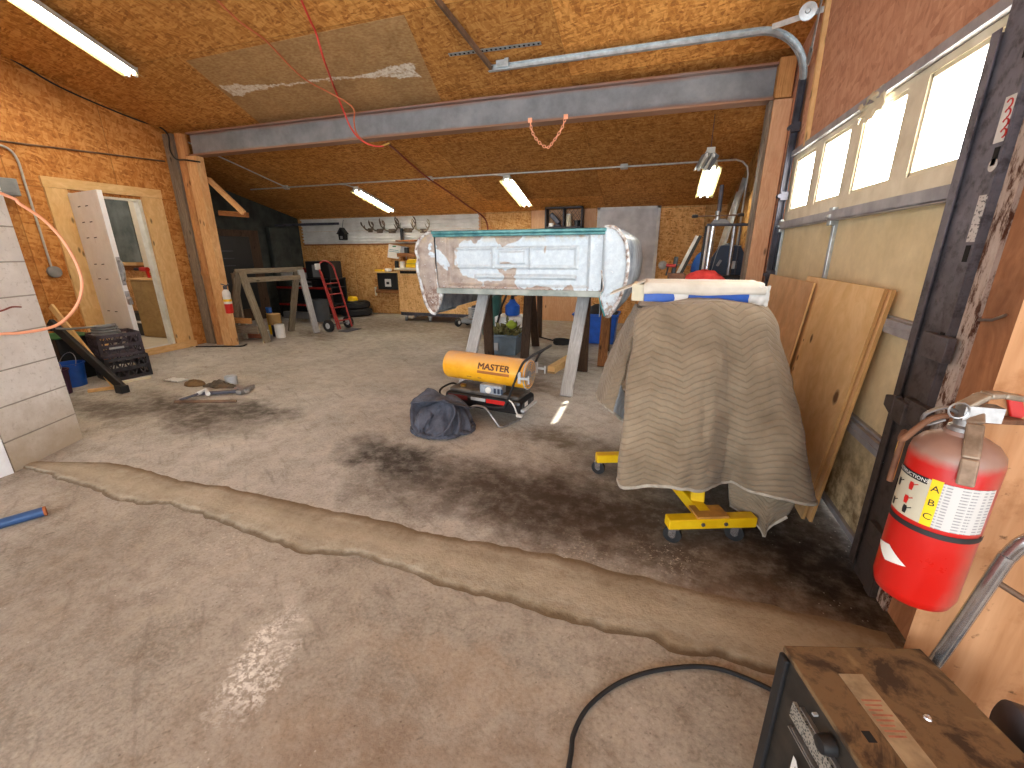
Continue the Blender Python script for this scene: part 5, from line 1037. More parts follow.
P = spl([(-.13, .70, .012)] + [pZ(x, y, .012) for x, y in ((570, 760), (574, 733), (590, 705), (623, 681), (665, 669), (715, 668), (772, 690))] + [(.70, 1.36, .012)], 8)
MB().tube(P, .0085, 8).build('black_cable', 'rubber', None, 'thick black cable curving over the floor to the welding machine', 'cable', smooth=60)
a, b = pZ(-60, 541, .03), pZ(45, 511, .03); t = thing('blue_pipe', 'short blue painted pipe lying on the floor at the left edge', 'pipe', (a+b)/2-V((0, 0, .03)))
MB().tube([a, b], .03, 16).build('pipe', plain('pipe_blue', lin(52, 84, 130), .4, .2), t, smooth=50); MB().lathe([(.022, 0), (.031, 0), (.031, .012), (.022, .012), (.022, 0)], b-(b-a).normalized()*.006, (b-a), 18, caps=False).build('rusty_rim', plain('rust_orange', lin(168, 94, 50), .8), t, smooth=40)
# ------------------------------------------------------------------ left corner
def crate(label, c, w, h, rz, mat, grp):
    t = thing('plastic_crate', label, 'crate', c, grp); c = V(c); Rm = Matrix.Rotation(rz, 3, 'Z')
    def P(x, y, z): return c + Rm @ V((x, y, z))
    def bb(mb, x0, x1, y0, y1, z0, z1): return mb.prism([P(x0, y0, z0), P(x1, y0, z0), P(x1, y1, z0), P(x0, y1, z0)], (0, 0, z1-z0))
    bb(MB(), -w/2, w/2, -w/2, w/2, 0, .012).build('base', mat, t)
    for k in range(4):
        m = MB(); Rk = Matrix.Rotation(k*math.pi/2, 3, 'Z')
        def Q(x, y, z): return c + Rm @ (Rk @ V((x, y, z)))
        def sb(x0, x1, z0, z1): m.prism([Q(x0, -w/2, z0), Q(x1, -w/2, z0), Q(x1, -w/2+.012, z0), Q(x0, -w/2+.012, z0)], (0, 0, z1-z0))
        sb(-w/2, w/2, 0, h*.14); sb(-w/2, w/2, h*.86, h); sb(-w/2, -w/2+.03, 0, h); sb(w/2-.03, w/2, 0, h); sb(-w/2, w/2, h*.42, h*.56)
        for i in range(5):
            x = -w/2 + w*(i+.5)/5; m.beam(Q(x-.045, -w/2+.006, h*.14), Q(x+.045, -w/2+.006, h*.86), .012, .012); m.beam(Q(x+.045, -w/2+.006, h*.14), Q(x-.045, -w/2+.006, h*.86), .012, .012)
        m.build('side', mat, t)
    return t, P
M['crate_plum'] = dirt('crate_plum', lin(52, 44, 54), lin(84, 74, 84), 12, .55); M['crate_dark'] = dirt('crate_dark', lin(34, 32, 38), lin(60, 56, 62), 12, .55)
cc_ = V((-6.74, 3.72, 0)); 
t, P = crate('dark lower plastic crate by the white door with a second crate on it', cc_, .46, .30, R(76), 'crate_dark', 'stacked crates by the white door')
t, P = crate('plum upper plastic crate holding a grey coiled hose', cc_+V((-.02, .0, .302)), .45, .30, R(74), 'crate_plum', 'stacked crates by the white door')
m = MB(); m.prism([P(-.13, -.242, .115), P(.02, -.242, .115), P(.02, -.242, .14), P(-.13, -.242, .14)], P(0, -.004, 0)-P(0, 0, 0)); m.build('crate_label', 'grey_light', t)
m = []
for k in range(90): a = k*.35; m.append(P(-.06+(.15-.0004*k)*math.cos(a), .02+(.15)*math.sin(a), .24+.0018*k))
MB().tube(m + [P(-.2, -.05, .40), P(-.42, -.18, .42), P(-.6, -.2, .46)], .014, 7).build('coiled_hose', 'grey', None, 'grey hose coiled inside the upper plum crate', 'hose', smooth=60)
m = MB(); p0 = P(-.6, -.22, .46); m.box(p0, (.12, .05, .05), rz=.3, ry=.2); m.box(p0+V((-.05, -.02, .04)), (.05, .04, .07), ry=.4); m.tube([p0, p0+V((-.16, -.03, -.03))], .014, 8); m.build('spray_gun', 'black', None, 'black hose nozzle gun resting above the dark bin', 'nozzle', bevel=.008)
t = thing('storage_bin', 'dark open bin with green rim behind the block wall', 'bin', (-7.1, 3.45, 0))
def tub(t, c, r0, r1, h, mat, nm='tub', seg=28, th=.006):
    c = V(c); m = MB().lathe([(0, 0), (r0, 0), (r1, h), (r1+.012, h), (r1+.012, h+.012), (r1-th, h+.012), (r0-th, .01), (0, .01)], c, (0, 0, 1), seg, caps=False); return m.build(nm, mat, t, smooth=40)
m = MB(); m.box2((-7.65, 3.3, 0), (-7.12, 3.7, .56)); m.build('body', 'black', t, bevel=.02); MB().box2((-7.67, 3.28, .56), (-7.10, 3.72, .575)).build('lid', 'green', t, bevel=.012)
t = thing('bucket', 'blue plastic bucket between the dark bin and the crates', 'bucket', (-6.88, 3.42, 0)); tub(t, (-6.88, 3.22, 0), .13, .155, .28, 'blue_bright', 'body')
MB().tube(arc((-6.88, 3.22, .27), (1, 0, 0), (0, .4, .9), .16, 0, math.pi, 14), .004, 6).build('handle', 'tube_steel', t, smooth=60)
t = thing('bucket', 'dark purple bucket nearest the white block wall', 'bucket', (-6.60, 2.98, 0)); tub(t, (-6.62, 2.94, 0), .12, .14, .28, 'purple', 'body')
MB().tube(arc((-6.62, 2.94, .25), (1, 0, 0), (0, .5, .85), .146, 0, math.pi, 14), .004, 6).build('handle', 'tube_steel', t, smooth=60)
t = thing('grey_jug', 'grey jug behind the purple bucket', 'jug', (-7.05, 3.12, 0)); MB().lathe([(0, 0), (.11, 0), (.12, .02), (.12, .32), (.05, .42), (.04, .44), (0, .44)], (-7.24, 3.05, 0), (0, 0, 1), 20).build('body', 'grey', t, smooth=40); MB().lathe([(0, 0), (.045, 0), (.045, .03), (0, .03)], (-7.24, 3.05, .44), (0, 0, 1), 14).build('cap', 'black', t)
MB().beam(pY(51, 306, 3.42), pZ(114, 385, .03), .07, .025, up=(0, -1, .3)).build('leaning_board', 'pine_trim', None, 'pale thin board leaning from the left wall over the buckets', 'board')
m = MB(); m.beam(pY(50, 322, 3.22), pZ(123, 388, .04), .09, .05, up=(0, -1, .3)); o = m.build('black_channel', 'black', None, 'black metal bar leaning over the blue bucket to the floor', 'bar', bevel=.006); MB().box(pZ(122, 389, .05), (.12, .09, .09)).build('end_bracket', 'black', o, bevel=.008)
MB().beam(pZ(88, 391, .02), pZ(118, 387, .02), .05, .035).build('board_offcut', 'pine_trim', None, 'short pale offcut on the floor beside the purple bucket', 'board')
MB().beam(pZ(113, 384, .012), pZ(151, 377, .012), .04, .024).build('floor_strip', 'cream', None, 'pale wood strip on the floor in front of the crates', 'board')
# scene behind the white door
YI = 5.79; A0, A1, A2 = pY(98, 262, YI), pY(141, 259, YI), pY(112, 196, YI)
MB().box2((A0.x, YI, A0.z), (A1.x, YI+.025, 2.75)).build('dark_board', dirt('slate', lin(84, 94, 88), lin(124, 132, 126), 3, .6), None, 'dark green board on the wall beyond the white door', 'board', bevel=.006)
t = thing('wood_ledge', 'thin wooden ledge below the dark green board', 'shelf', ((A0.x+A1.x)/2, YI, A0.z-.1)); MB().box2((A0.x, YI-.10, A0.z-.06), (A1.x, YI+.025, A0.z-.005)).build('shelf_board', 'cabinet_wood', t, bevel=.004); MB().box2((A0.x, YI, A0.z-.15), (A1.x, YI+.025, A0.z-.06)).build('apron', 'lumber_dark', t)
C0, C1 = pY(130, 280, 5.45), pY(166, 276, 5.45)
t = thing('cabinet', 'plain brown cabinet side inside the room beyond the white door', 'cabinet', (C0.x+.4, 5.6, .1))
MB().box2((C0.x, 5.45, .1), (-7.95, 5.78, C0.z)).build('body', 'card', t, bevel=.004); MB().box2((C0.x-.02, 5.43, C0.z), (-7.93, 5.79, C0.z+.03)).build('top_board', 'cabinet_wood', t, bevel=.004)
MB().box2((C0.x+.03, 5.44, .13), (-7.98, 5.45, C0.z-.03)).build('front_panel', 'card', t)
D = pY(143, 271, 5.6); t = thing('cordless_drill', 'small red and black drill on the brown cabinet', 'drill', (D.x, D.y, C0.z+.03)); m = MB(); m.tube([D+V((-.04, 0, .03)), D+V((.13, 0, .03))], .04, 10); m.build('motor', 'red', t, smooth=40); MB().beam(D+V((.1, 0, .02)), V((D.x+.12, D.y, C0.z+.032)), .045, .04).build('grip', 'red', t, bevel=.008); MB().tube([D+V((-.2, 0, .03)), D+V((-.04, 0, .03))], .026, 10).build('chuck', 'black', t)
L0 = pY(121, 312, 5.5); bx = MB().box2((L0.x-.12, 5.5, .1), (C0.x-.03, 5.78, .52)).build('low_shelf', 'black', None, 'small black shelf unit low beside the brown cabinet', 'shelf', bevel=.006); MB().box2((L0.x-.12, 5.48, .34), (C0.x-.03, 5.5, .38)).build('shelf_edge', 'white_dirty', bx)
struct(MB().box2((-10.5, 3.2, 0.001), (-7.92, 5.83, .095)), 'floor_inner_room', 'cream')
E0, E1 = pY(143.5, 262, 5.78), pY(151, 262, 5.78)
MB().box2((E0.x, 5.77, A0.z-.15), (E1.x, 5.80, 2.6)).build('pale_panel', 'cream', None, 'pale yellowish upright panel above the brown cabinet', 'panel', bevel=.006)
lp = bpy.data.lights.new('inner_fill_lamp', 'POINT'); lp.energy = 11; lp.shadow_soft_size = .08; lp.color = (1, .97, .92); lo_ = bpy.data.objects.new('inner_fill_lamp', lp); col.objects.link(lo_); lo_.location = (-8.7, 4.6, 2.8)  # unseen fill lamp added to brighten the room behind the door
# ------------------------------------------------------------------ old sawhorse and things round it
t = sawhorse('weathered wooden sawhorse beside the left timber post', (-7.08, 6.05, 1.27), (-6.76, 7.1, 1.27), 1.27, [(-6.69, 6.02, 0), (-7.50, 6.0, 0)], [(-6.53, 7.10, 0), (-7.22, 7.13, 0)], ['saw_old', 'saw_old', 'sawhorse_grey', 'saw_old'], legw=.12, legt=.045, topm='saw_old')
MB().beam((-7.02, 6.0, 1.12), (-6.70, 7.05, 1.12), .04, .09).build('lower_rail', 'saw_old', t, bevel=.004)
MB().beam((-7.56, 5.955, .40), (-6.93, 5.965, .40), .04, .10).build('cross_brace', 'lumber', t, bevel=.004)
MB().beam((-7.50, 5.955, .24), (-6.80, 5.965, .24), .04, .14).build('cross_brace', 'lumber_grey', t, bevel=.004)
MB().beam((-7.30, 6.10, .02), (-7.30, 6.10, 1.24), .09, .04, up=(0, 1, 0)).build('centre_leg', 'saw_old', t, bevel=.004)
t = thing('fire_extinguisher', 'small red and white fire extinguisher hanging on the left post', 'fire extinguisher', (-7.0, 5.55, .62))
c = V((-6.90, 5.56, .60)); cl = MB().lathe([(0, 0), (.055, 0), (.062, .01), (.062, .16), (0, .16)], c, (0, 0, 1), 20).build('cylinder', 'red', t, smooth=40); MB().lathe([(0, .16), (.062, .16), (.062, .34), (.045, .38), (.02, .40), (0, .40)], c, (0, 0, 1), 20).build('white_label', 'white_dirty', t, smooth=40)
m = MB(); m.box(c+V((0, 0, .43)), (.05, .04, .06)); m.beam(c+V((-.08, 0, .49)), c+V((.05, 0, .46)), .02, .015); m.beam(c+V((.02, 0, .44)), c+V((.10, 0, .50)), .02, .015); m.build('valve_lever', 'steel_dark', t, bevel=.004); MB().lathe([(.063, .2), (.063, .24)], c, (0, 0, 1), 20, caps=False).build('yellow_band', 'yellow', t)
def can(name, label, c, r, h, mat, lid=None, cat='can', lidm='grey_light'):
    t = thing(name, label, cat, c); c = V(c); MB().lathe([(0, 0), (r, 0), (r, h), (r*1.02, h), (r*1.02, h+.008), (r*.94, h+.008), (r*.94, h+.0), (0, h)], c, (0, 0, 1), 24).build('body', mat, t, smooth=40)
    if lid: MB().lathe([(0, 0), (r*.9, 0), (r*.9, lid), (0, lid)], c+V((0, 0, h+.004)), (0, 0, 1), 20).build('lid', lidm, t, smooth=40)
    return t
def pc(x, y): return pZ(x, y, 0)
can('paint_can', 'white can standing under the weathered sawhorse', (-6.86, 6.50, 0), .09, .25, 'white', .01)
can('paint_can', 'dark blue can behind the white can', (-7.06, 6.62, 0), .09, .22, 'blue_dark', .01)
can('cardboard_drum', 'tan round tub sitting above the dark blue can', (-7.08, 6.62, .235), .12, .19, 'card', .012, 'tub', 'cabinet_wood')
can('spray_can', 'tall yellow can with blue cap behind the tan tub', (-7.32, 6.75, 0), .06, .42, 'yellow', .12, lidm='blue')
can('oil_jug', 'grey tin lying against the front sawhorse leg', (-6.95, 6.28, 0), .05, .16, 'grey', .02)
m = MB(); m.beam((-7.45, 6.28, .06), (-6.95, 6.30, .06), .09, .1); m.build('red_block', dirt('brick_red', lin(120, 62, 40), lin(156, 88, 58), 10, .8), None, 'reddish wood block under the weathered sawhorse', 'block', bevel=.006)
m = MB(); m.tube(spl([(-7.6, 5.35, .012), (-7.3, 5.45, .012), (-7.05, 5.55, .012), (-6.85, 5.62, .012), (-6.9, 5.75, .012)], 5), .012, 6); m.build('floor_cord', 'black', None, 'black cord end on the floor at the foot of the post', 'cord', smooth=60)
# tools scattered on the floor
t = thing('pipe_wrench', 'old pipe wrench lying in the pile of tools on the floor', 'wrench', pc(215, 388)); m = MB(); m.beam(pZ(196, 394, .03), pZ(240, 391, .03), .05, .035); m.build('handle', 'steel_dark', t, bevel=.008); m = MB(); m.beam(pZ(238, 393, .04), pZ(253, 386, .04), .06, .05); m.beam(pZ(236, 388, .04), pZ(248, 391, .04), .05, .04); m.build('jaw', 'tube_steel', t, bevel=.008)
t = thing('jack_handle', 'long dark bar lying in front of the wrench', 'bar', pc(205, 402)); MB().tube([pZ(175, 402, .016), pZ(236, 401, .016)], .018, 8).build('bar', 'iron_brown', t, smooth=50)
t = thing('grease_gun', 'white and black tool lying over the dark bar', 'tool', pc(205, 394)); MB().tube([pZ(180, 400, .03), pZ(198, 394, .05)], .015, 8).build('rod', 'steel_dark', t, smooth=50); m = MB(); m.tube([pZ(197, 394, .05), pZ(206, 390, .06), pZ(208, 394, .05)], .024, 8); m.build('head', 'white_dirty', t, smooth=50)
def glove(u, v): a = u*2*math.pi; r = .13*math.sin(min(1, v*1.2)*math.pi/2+.0); p = pc(195, 385); return p + V((math.cos(a)*r*1.1, math.sin(a)*r*.7, max(.003, .075*(1-v)*(1+.4*fb((u*5, v*3, 1))))))
MB().grid(glove, 24, 10).build('work_glove', dirt('leather', lin(84, 62, 36), lin(120, 92, 56), 12, .8), None, 'crumpled brown leather glove behind the pipe wrench', 'glove', smooth=70)
def rag(u, v): a = u*2*math.pi; p = pc(220, 386); return p + V((math.cos(a)*.22*v*(1+.3*math.cos(3*a)), math.sin(a)*.12*v, max(.003, .075*(1-v)+.03*abs(fb((u*6, v*4, 2))))))
MB().grid(rag, 30, 10).build('oily_rag', dirt('rag', lin(58, 50, 40), lin(96, 84, 66), 12, .9), None, 'oily dark rag heaped behind the wrench handle', 'rag', smooth=70)
can('grey_funnel', 'small blue grey cup at the back of the tool pile', pc(232, 384), .07, .10, 'grey_light', None, 'cup')
def scrap(u, v): p = pZ(176, 381, 0); return p + V(((u-.5)*.26, (v-.5)*.14, .012+.03*abs(fb((u*5, v*5, 6)))))
MB().grid(scrap, 14, 8).build('paper_scrap', 'white_dirty', None, 'white crumpled scrap on the floor near the tool pile', 'scrap', smooth=60, solid=.003)
# ------------------------------------------------------------------ left rear: dark shelves, hand truck
t = thing('dark_cupboard', 'dark framed door panel in the shaded left rear corner', 'cupboard', (-9.2, 7.6, 0)); MB().box2((-9.35, 6.9, 0), (-9.25, 8.6, 2.1)).build('frame', 'sawhorse_brown', t, bevel=.01); MB().box2((-9.25, 7.1, .3), (-9.22, 8.3, 1.95)).build('panel', 'black', t, bevel=.01)
for k in range(3): MB().box2((-9.22, 7.5, 1.3+.16*k), (-9.21, 7.8, 1.32+.16*k)).build('paper_strip', 'steel_dark', t)
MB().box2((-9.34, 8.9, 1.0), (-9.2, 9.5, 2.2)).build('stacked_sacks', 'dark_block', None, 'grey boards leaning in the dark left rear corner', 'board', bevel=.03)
MB().tube([(-9.3, 9.2, 2.25), (-7.9, 9.9, 2.30)], .03, 8).build('hanging_rail', 'steel_dark', None, 'grey rail below the ceiling in the left rear corner', 'rail', smooth=50)
t = thing('storage_shelf', 'low black storage rack with red edges behind the hand truck', 'shelf', (-8.3, 9.0, 0))
for z in (.34, .76): MB().box2((-9.1, 8.75, z-.02), (-7.45, 9.35, z)).build('shelf_board', 'black', t); MB().box2((-9.1, 8.74, z-.035), (-7.45, 8.755, z+.01)).build('red_edge', 'red_truck', t)
for x in (-9.08, -7.47):
    for y in (8.78, 9.32): MB().box2((x-.02, y-.02, 0), (x+.02, y+.02, .98)).build('upright', 'black', t)
MB().box2((-9.1, 8.75, .94), (-7.45, 9.35, .97)).build('shelf_board', 'black', t); MB().box2((-9.08, 9.3, .03), (-7.47, 9.34, .94)).build('back_panel', 'dark_void', t)
t = thing('stereo_deck', 'silver edged deck on the upper tier of the black rack', 'deck', (-8.3, 8.85, .77)); MB().box2((-8.62, 8.78, .765), (-8.0, 9.2, .92)).build('case', 'black', t, bevel=.008); MB().box2((-8.6, 8.765, .775), (-8.02, 8.78, .80)).build('trim_strip', 'grey_light', t); MB().box2((-8.6, 8.765, .885), (-8.02, 8.78, .905)).build('trim_strip', 'grey_light', t); MB().lathe([(0, 0), (.03, 0), (.03, .02), (0, .02)], (-8.15, 8.77, .845), (0, -1, 0), 14).build('dial', 'chrome', t)
MB().box2((-8.95, 8.8, .973), (-8.40, 9.2, 1.10)).build('flat_box', 'white_dirty', None, 'pale flat box on top of the black rack', 'box', bevel=.006)
MB().box2((-8.62, 8.85, 1.10), (-8.36, 9.15, 1.22)).build('red_tin', 'red_truck', None, 'small red tin on the pale flat box', 'tin', bevel=.01)
t = thing('dark_cabinet', 'dark boxy case on the right end of the black rack', 'case', (-7.8, 9.0, .97)); MB().box2((-8.2, 8.85, .973), (-7.5, 9.3, 1.38)).build('body', 'black', t, bevel=.01); MB().box2((-8.0, 8.84, 1.0), (-7.78, 8.855, 1.3)).build('face_panel', 'grey', t)
can('grey_pail', 'dark grey round bin on the floor in front of the black rack', (-7.62, 8.48, 0), .22, .5, plain('pail_grey', lin(62, 64, 68), .6), None, 'bin')
MB().box2((-8.9, 8.62, .0), (-8.0, 8.74, .16)).build('grey_case', 'grey', None, 'low grey flat case on the floor before the black rack', 'case', bevel=.012)
t = thing('tyre_stack', 'stack of black tyres with a yellow cap against the back wall', 'tyres', (-7.0, 9.55, 0))
m = MB()
for k, (r, z) in enumerate(((.40, .10), (.36, .28))): MB().lathe([(.2, -.07), (r-.06, -.09), (r, -.05), (r, .05), (r-.06, .09), (.2, .07), (.2, -.07)], (-7.35, 9.5, z), (0, 0, 1), 28, caps=False).build('tyre', 'rubber', t, smooth=40)
MB().lathe([(0, 0), (.14, 0), (.14, .06), (.1, .1), (0, .1)], (-7.4, 9.45, .39), (0, 0, 1), 20).build('yellow_cap', 'yellow', t, smooth=40); MB().lathe([(0, 0), (.24, 0), (.24, .02), (0, .02)], (-7.35, 9.5, .365), (0, 0, 1), 20).build('cover_disc', 'black', t)
t = thing('hand_truck', 'red hand truck with black wheels standing before the back wall', 'hand truck', (-6.3, 7.55, 0))
b0, b1 = V((-6.17, 7.42, .05)), V((-6.15, 7.67, .05)); tp = V((-.30, -.02, 1.36)); wv = (b1-b0)
def rail(f): return [b0+wv*f + tp*k for k in (0, .25, .5, .75, .85)]
P = rail(-.35)[:-1] + spl([b0-wv*.35+tp*.8, b0-wv*.30+tp*.93, b0+wv*.15+tp*1.0, b0+wv*.75+tp*1.0, b0+wv*1.2+tp*.93, b0+wv*1.25+tp*.8], 5) + rail(1.25)[:-1][::-1]
MB().tube(P, .018, 8).build('frame', 'red_truck', t, smooth=50)
for k in (.12, .32, .52, .68): MB().tube([b0-wv*.35+tp*k, b0+wv*1.25+tp*k], .014, 8).build('cross_bar', 'red_truck', t, smooth=50)
MB().beam(b0-wv*.1+V((.0, -.0, .0))+tp*.0, b0-wv*.25+tp*.86+V((.02, -.03, 0)), .03, .03).build('side_rail', 'red_truck', t)
nn = wv.cross(tp).normalized(); nn = nn if nn.y < 0 else -nn
m = MB(); e0 = b0-wv*.4; e1 = b0+wv*1.3; m.prism([e0+V((0, 0, -.04)), e1+V((0, 0, -.04)), e1+V((.22, 0, -.045)), e0+V((.22, 0, -.045))], (0, 0, .008)); m.build('toe_plate', 'steel_dark', t)
for f in (-.75, 1.5):
    o = b0 + wv*f + V((-.14, .0, .085)); ax_ = wv.normalized()
    wl = MB().lathe([(.06, -.03), (.09, -.035), (.125, -.03), (.13, 0), (.125, .03), (.09, .035), (.06, .03)], o, ax_, 28, caps=False).build('wheel', 'rubber', t, smooth=40); MB().lathe([(0, -.025), (.065, -.022), (.065, .022), (0, .025)], o, ax_, 20).build('hub', 'grey_light', wl, smooth=40)
MB().tube([b0+wv*-.75+V((-.14, .0, .085)), b0+wv*1.5+V((-.14, .0, .085))], .012, 8).build('axle', 'steel_dark', t)
MB().box(b0-wv*.45+tp*.93, (.06, .1, .12)).build('white_tag', 'white_dirty', t, bevel=.01)
# ------------------------------------------------------------------ back wall
YW = 10.05
def sid(z0, z1):
    n = 4; prof = []
    for k in range(n):
        b = z0+(z1-z0)*k/n; h = (z1-z0)/n; prof += [(YW-.010, b), (YW-.010, b+h*.55), (YW-.055, b+h*.60), (YW-.055, b+h*.88), (YW-.010, b+h*.95)]
    m = MB()
    for a, b in zip(prof, prof[1:]): m.add([(-9.22, a[0], a[1]), (-4.04, a[0], a[1]), (-4.04, b[0], b[1]), (-9.22, b[0], b[1])], [(0, 1, 2, 3)])
    return m
for z0, z1, lb in ((1.80, 2.12, 'lower white ribbed metal sheet along the back wall'), (2.12, 2.44, 'upper white ribbed metal sheet behind the antlers')):
    o = sid(z0, z1).build('metal_siding', 'siding', None, lb, 'siding', 'white siding sheets on the back wall')
MB().box2((-9.22, YW-.04, 1.765), (-4.04, YW-.002, 1.80)).build('siding_batten', 'lumber_dark', None, 'dark red batten along the bottom of the white siding', 'batten')
MB().box2((-2.76, YW-.012, 0), (-1.30, YW-.001, 2.49)).build('reddish_boards', 'lumber_red', None, 'reddish board panel on the back wall behind the black crate shelf', 'panel')
MB().box2((-4.04, YW-.010, 0), (-4.0, YW-.001, 2.47)).build('siding_end_strip', 'lumber_red', None, 'thin upright batten where the white siding ends', 'batten')
# antlers
M['antler'] = dirt('antler', lin(62, 50, 40), lin(116, 98, 78), 16, .6); M['antler_pale'] = dirt('antler_pale', lin(150, 138, 112), lin(186, 176, 150), 16, .6)
def antler(label, xc, zc, s, mt, flip=1):
    t = thing('antlers', label, 'antlers', (xc, YW-.12, zc), 'antlers on the siding')
    MB().box((xc, YW-.075, zc), (.22*s, .03, .10)).build('skull_plate', 'antler', t, bevel=.01)
    for sg in (-1, 1):
        b = [V((xc+sg*.05*s, YW-.09, zc)), V((xc+sg*.16*s, YW-.12, zc+.02)), V((xc+sg*.26*s, YW-.16, zc+.10)), V((xc+sg*.30*s, YW-.18, zc+.22*s)), V((xc+sg*.27*s, YW-.20, zc+.32*s))]
        P = spl(b, 6); n = len(P); br = MB().tube(P, [.024*(1-.7*i/(n-1)) for i in range(n)], 7).build('antler_beam', mt, t, smooth=60)
        for k, l in ((8, .14), (14, .13), (19, .10)):
            q = P[k]; MB().tube([q, q+V((-sg*.02, -.04, l*.55*s)), q+V((-sg*.05*s, -.05, l*s))], [.016, .012, .004], 6).build('tine', mt, br, smooth=60)
antler('leftmost dark antlers on the white siding', -7.02, 2.12, .6, 'antler'); antler('second dark antlers from the left on the siding', -6.74, 2.10, .75, 'antler'); antler('middle dark antlers spread wide on the siding', -6.38, 2.09, .9, 'antler'); antler('tallest dark antlers on the siding', -5.92, 2.10, .95, 'antler'); antler('palest antlers at the right end of the row', -5.50, 2.08, .8, 'antler_pale')
t = thing('birdhouse', 'small dark birdhouse shaped lantern hanging on the lower siding', 'lantern', (-7.80, 9.9, 1.83)); c = V((-7.80, 9.88, 1.83))
MB().prism([c+V((-.09, .06, .06)), c+V((.09, .06, .06)), c+V((.10, .06, .22)), c+V((0, .06, .34)), c+V((-.10, .06, .22))], (0, -.13, 0)).build('house_body', 'dark_void', t, bevel=.01)
MB().beam(c+V((-.12, -.01, .21)), c+V((.0, -.01, .36)), .16, .02, up=(0, 1, 0), roll=R(90)).build('roof', 'black', t); MB().beam(c+V((.12, -.01, .21)), c+V((.0, -.01, .36)), .16, .02, up=(0, 1, 0), roll=R(90)).build('roof', 'black', t)
MB().box2((c.x-.035, c.y-.078, c.z+.09), (c.x+.035, c.y-.071, c.z+.16)).build('window', 'grey', t); MB().tube([c+V((0, 0, .35)), c+V((0, .07, .54)), c+V((0, .10, .56))], .006, 5).build('hook', 'steel_dark', t)
# sign, shelf with things, speaker
t = thing('paper_sign', 'white sign with blue writing tilted on the back wall', 'sign', (-6.43, 9.98, 1.36)); m = MB(); pp = [pY(x, y, 9.97) for x, y in ((387.3, 257.5), (398.5, 259), (401, 246), (388.6, 244))]
m.prism(pp, (0, .03, 0)); b = m.build('board', 'white', t, bevel=.004); ex = (pp[1]-pp[0]).normalized(); ez = (pp[3]-pp[0]).normalized(); cc2 = sum(pp, V())/4
M['ink_blue'] = plain('ink_blue', lin(70, 140, 160), .6)
for k, (dz, w) in enumerate(((.04, .26), (.0, .30))): MB().beam(cc2-ex*w/2+ez*dz+V((0, -.005, 0)), cc2+ex*w/2+ez*dz+V((0, -.005, 0)), .012, .006, up=(0, 1, 0)).build('text_line', 'ink_blue', b)
MB().box(cc2+ez*.13+V((0, -.005, 0)), (.1, .008, .03)).build('emblem', 'green', b)
MB().prism([pY(x, y, 9.96) for x, y in ((400, 259), (406, 259.5), (407, 247), (401, 246))], (0, .03, 0)).build('faded_picture', 'grey_light', None, 'small faded picture right of the white sign', 'picture')
t = thing('wall_shelf', 'rough wooden shelf on the back wall right of the white sign', 'shelf', (-5.6, 9.9, 1.45)); MB().box2((-6.18, 9.78, 1.47), (-4.9, 10.04, 1.56)).build('shelf_board', 'lumber_dark', t, bevel=.005); MB().box2((-6.1, 9.8, 1.38), (-6.04, 10.04, 1.47)).build('bracket', 'lumber_dark', t)
MB().box2((-6.2, 9.8, 1.83), (-4.7, 10.0, 1.87)).build('upper_board', 'lumber_dark', None, 'long dark board standing out below the siding at the truck bed', 'board')
can('black_bottle', 'black bottle on the long dark board by the siding', (-6.05, 9.88, 1.87), .04, .22, 'black', .05, 'bottle', 'black'); can('dark_jar', 'small dark jar on the rough wall shelf', (-5.95, 9.88, 1.56), .06, .12, 'black', .02, 'jar')
MB().tube([(-6.33, 9.99, 1.36), (-6.33, 9.97, 1.25), (-6.31, 9.95, 1.19)], .05, 8).build('black_tool', 'black', None, 'black hand tool hanging below the white sign', 'tool', smooth=60)
t = thing('bracket_shelf', 'small wooden bracket shelf carrying the black speaker', 'shelf', (-6.5, 9.88, .6)); MB().box2((-6.86, 9.72, .57), (-6.12, 10.04, .66)).build('shelf_board', 'lumber_dark', t, bevel=.005); MB().box2((-6.9, 9.74, .5), (-6.86, 9.78, .72)).build('end_post', 'cream', t)
t = thing('black_speaker', 'black box speaker with a white square on the bracket shelf', 'speaker', (-6.48, 9.85, .66)); MB().box2((-6.76, 9.70, .665), (-6.18, 10.02, 1.08)).build('body', 'black', t, bevel=.01); MB().box2((-6.54, 9.688, .74), (-6.36, 9.70, .93)).build('white_square', 'white', t, bevel=.01); MB().box2((-6.49, 9.682, .80), (-6.41, 9.688, .86)).build('black_mark', 'black', t)
t = thing('plank', 'pale board lying on top of the black speaker', 'board', (-6.5, 9.85, 1.08)); MB().box2((-6.84, 9.66, 1.082), (-6.14, 9.98, 1.11)).build('board', 'pine_trim', t, bevel=.004)
MB().box2((-6.82, 9.7, 1.112), (-6.58, 9.8, 1.16)).build('yellow_level', 'yellow', None, 'short yellow level on the pale board over the speaker', 'level', bevel=.006)
MB().box2((-6.52, 9.7, 1.112), (-6.38, 9.82, 1.19)).build('white_lump', 'white', None, 'small white box on the pale board over the speaker', 'box', bevel=.02)
t = thing('rolling_cabinet', 'rolling particle board cabinet on casters against the back wall', 'cabinet', (-5.0, 9.3, 0))
MB().box2((-5.70, 8.98, .22), (-3.7, 9.6, 1.19)).build('body', osb('osb_cart', 'ZX', lin(196, 144, 84), lin(226, 178, 116), lin(240, 200, 144), .1, .02, (5, 5), 0, (2.4, 2.4), grime=.05), t, bevel=.004); MB().box2((-5.74, 8.92, 1.19), (-3.65, 9.65, 1.235)).build('top_board', 'cream', t, bevel=.004)
MB().box2((-5.62, 8.968, 1.11), (-5.2, 8.982, 1.17)).build('slot', 'dark_void', t); MB().box2((-5.70, 9.0, .14), (-3.7, 9.58, .22)).build('skid', 'steel_dark', t)
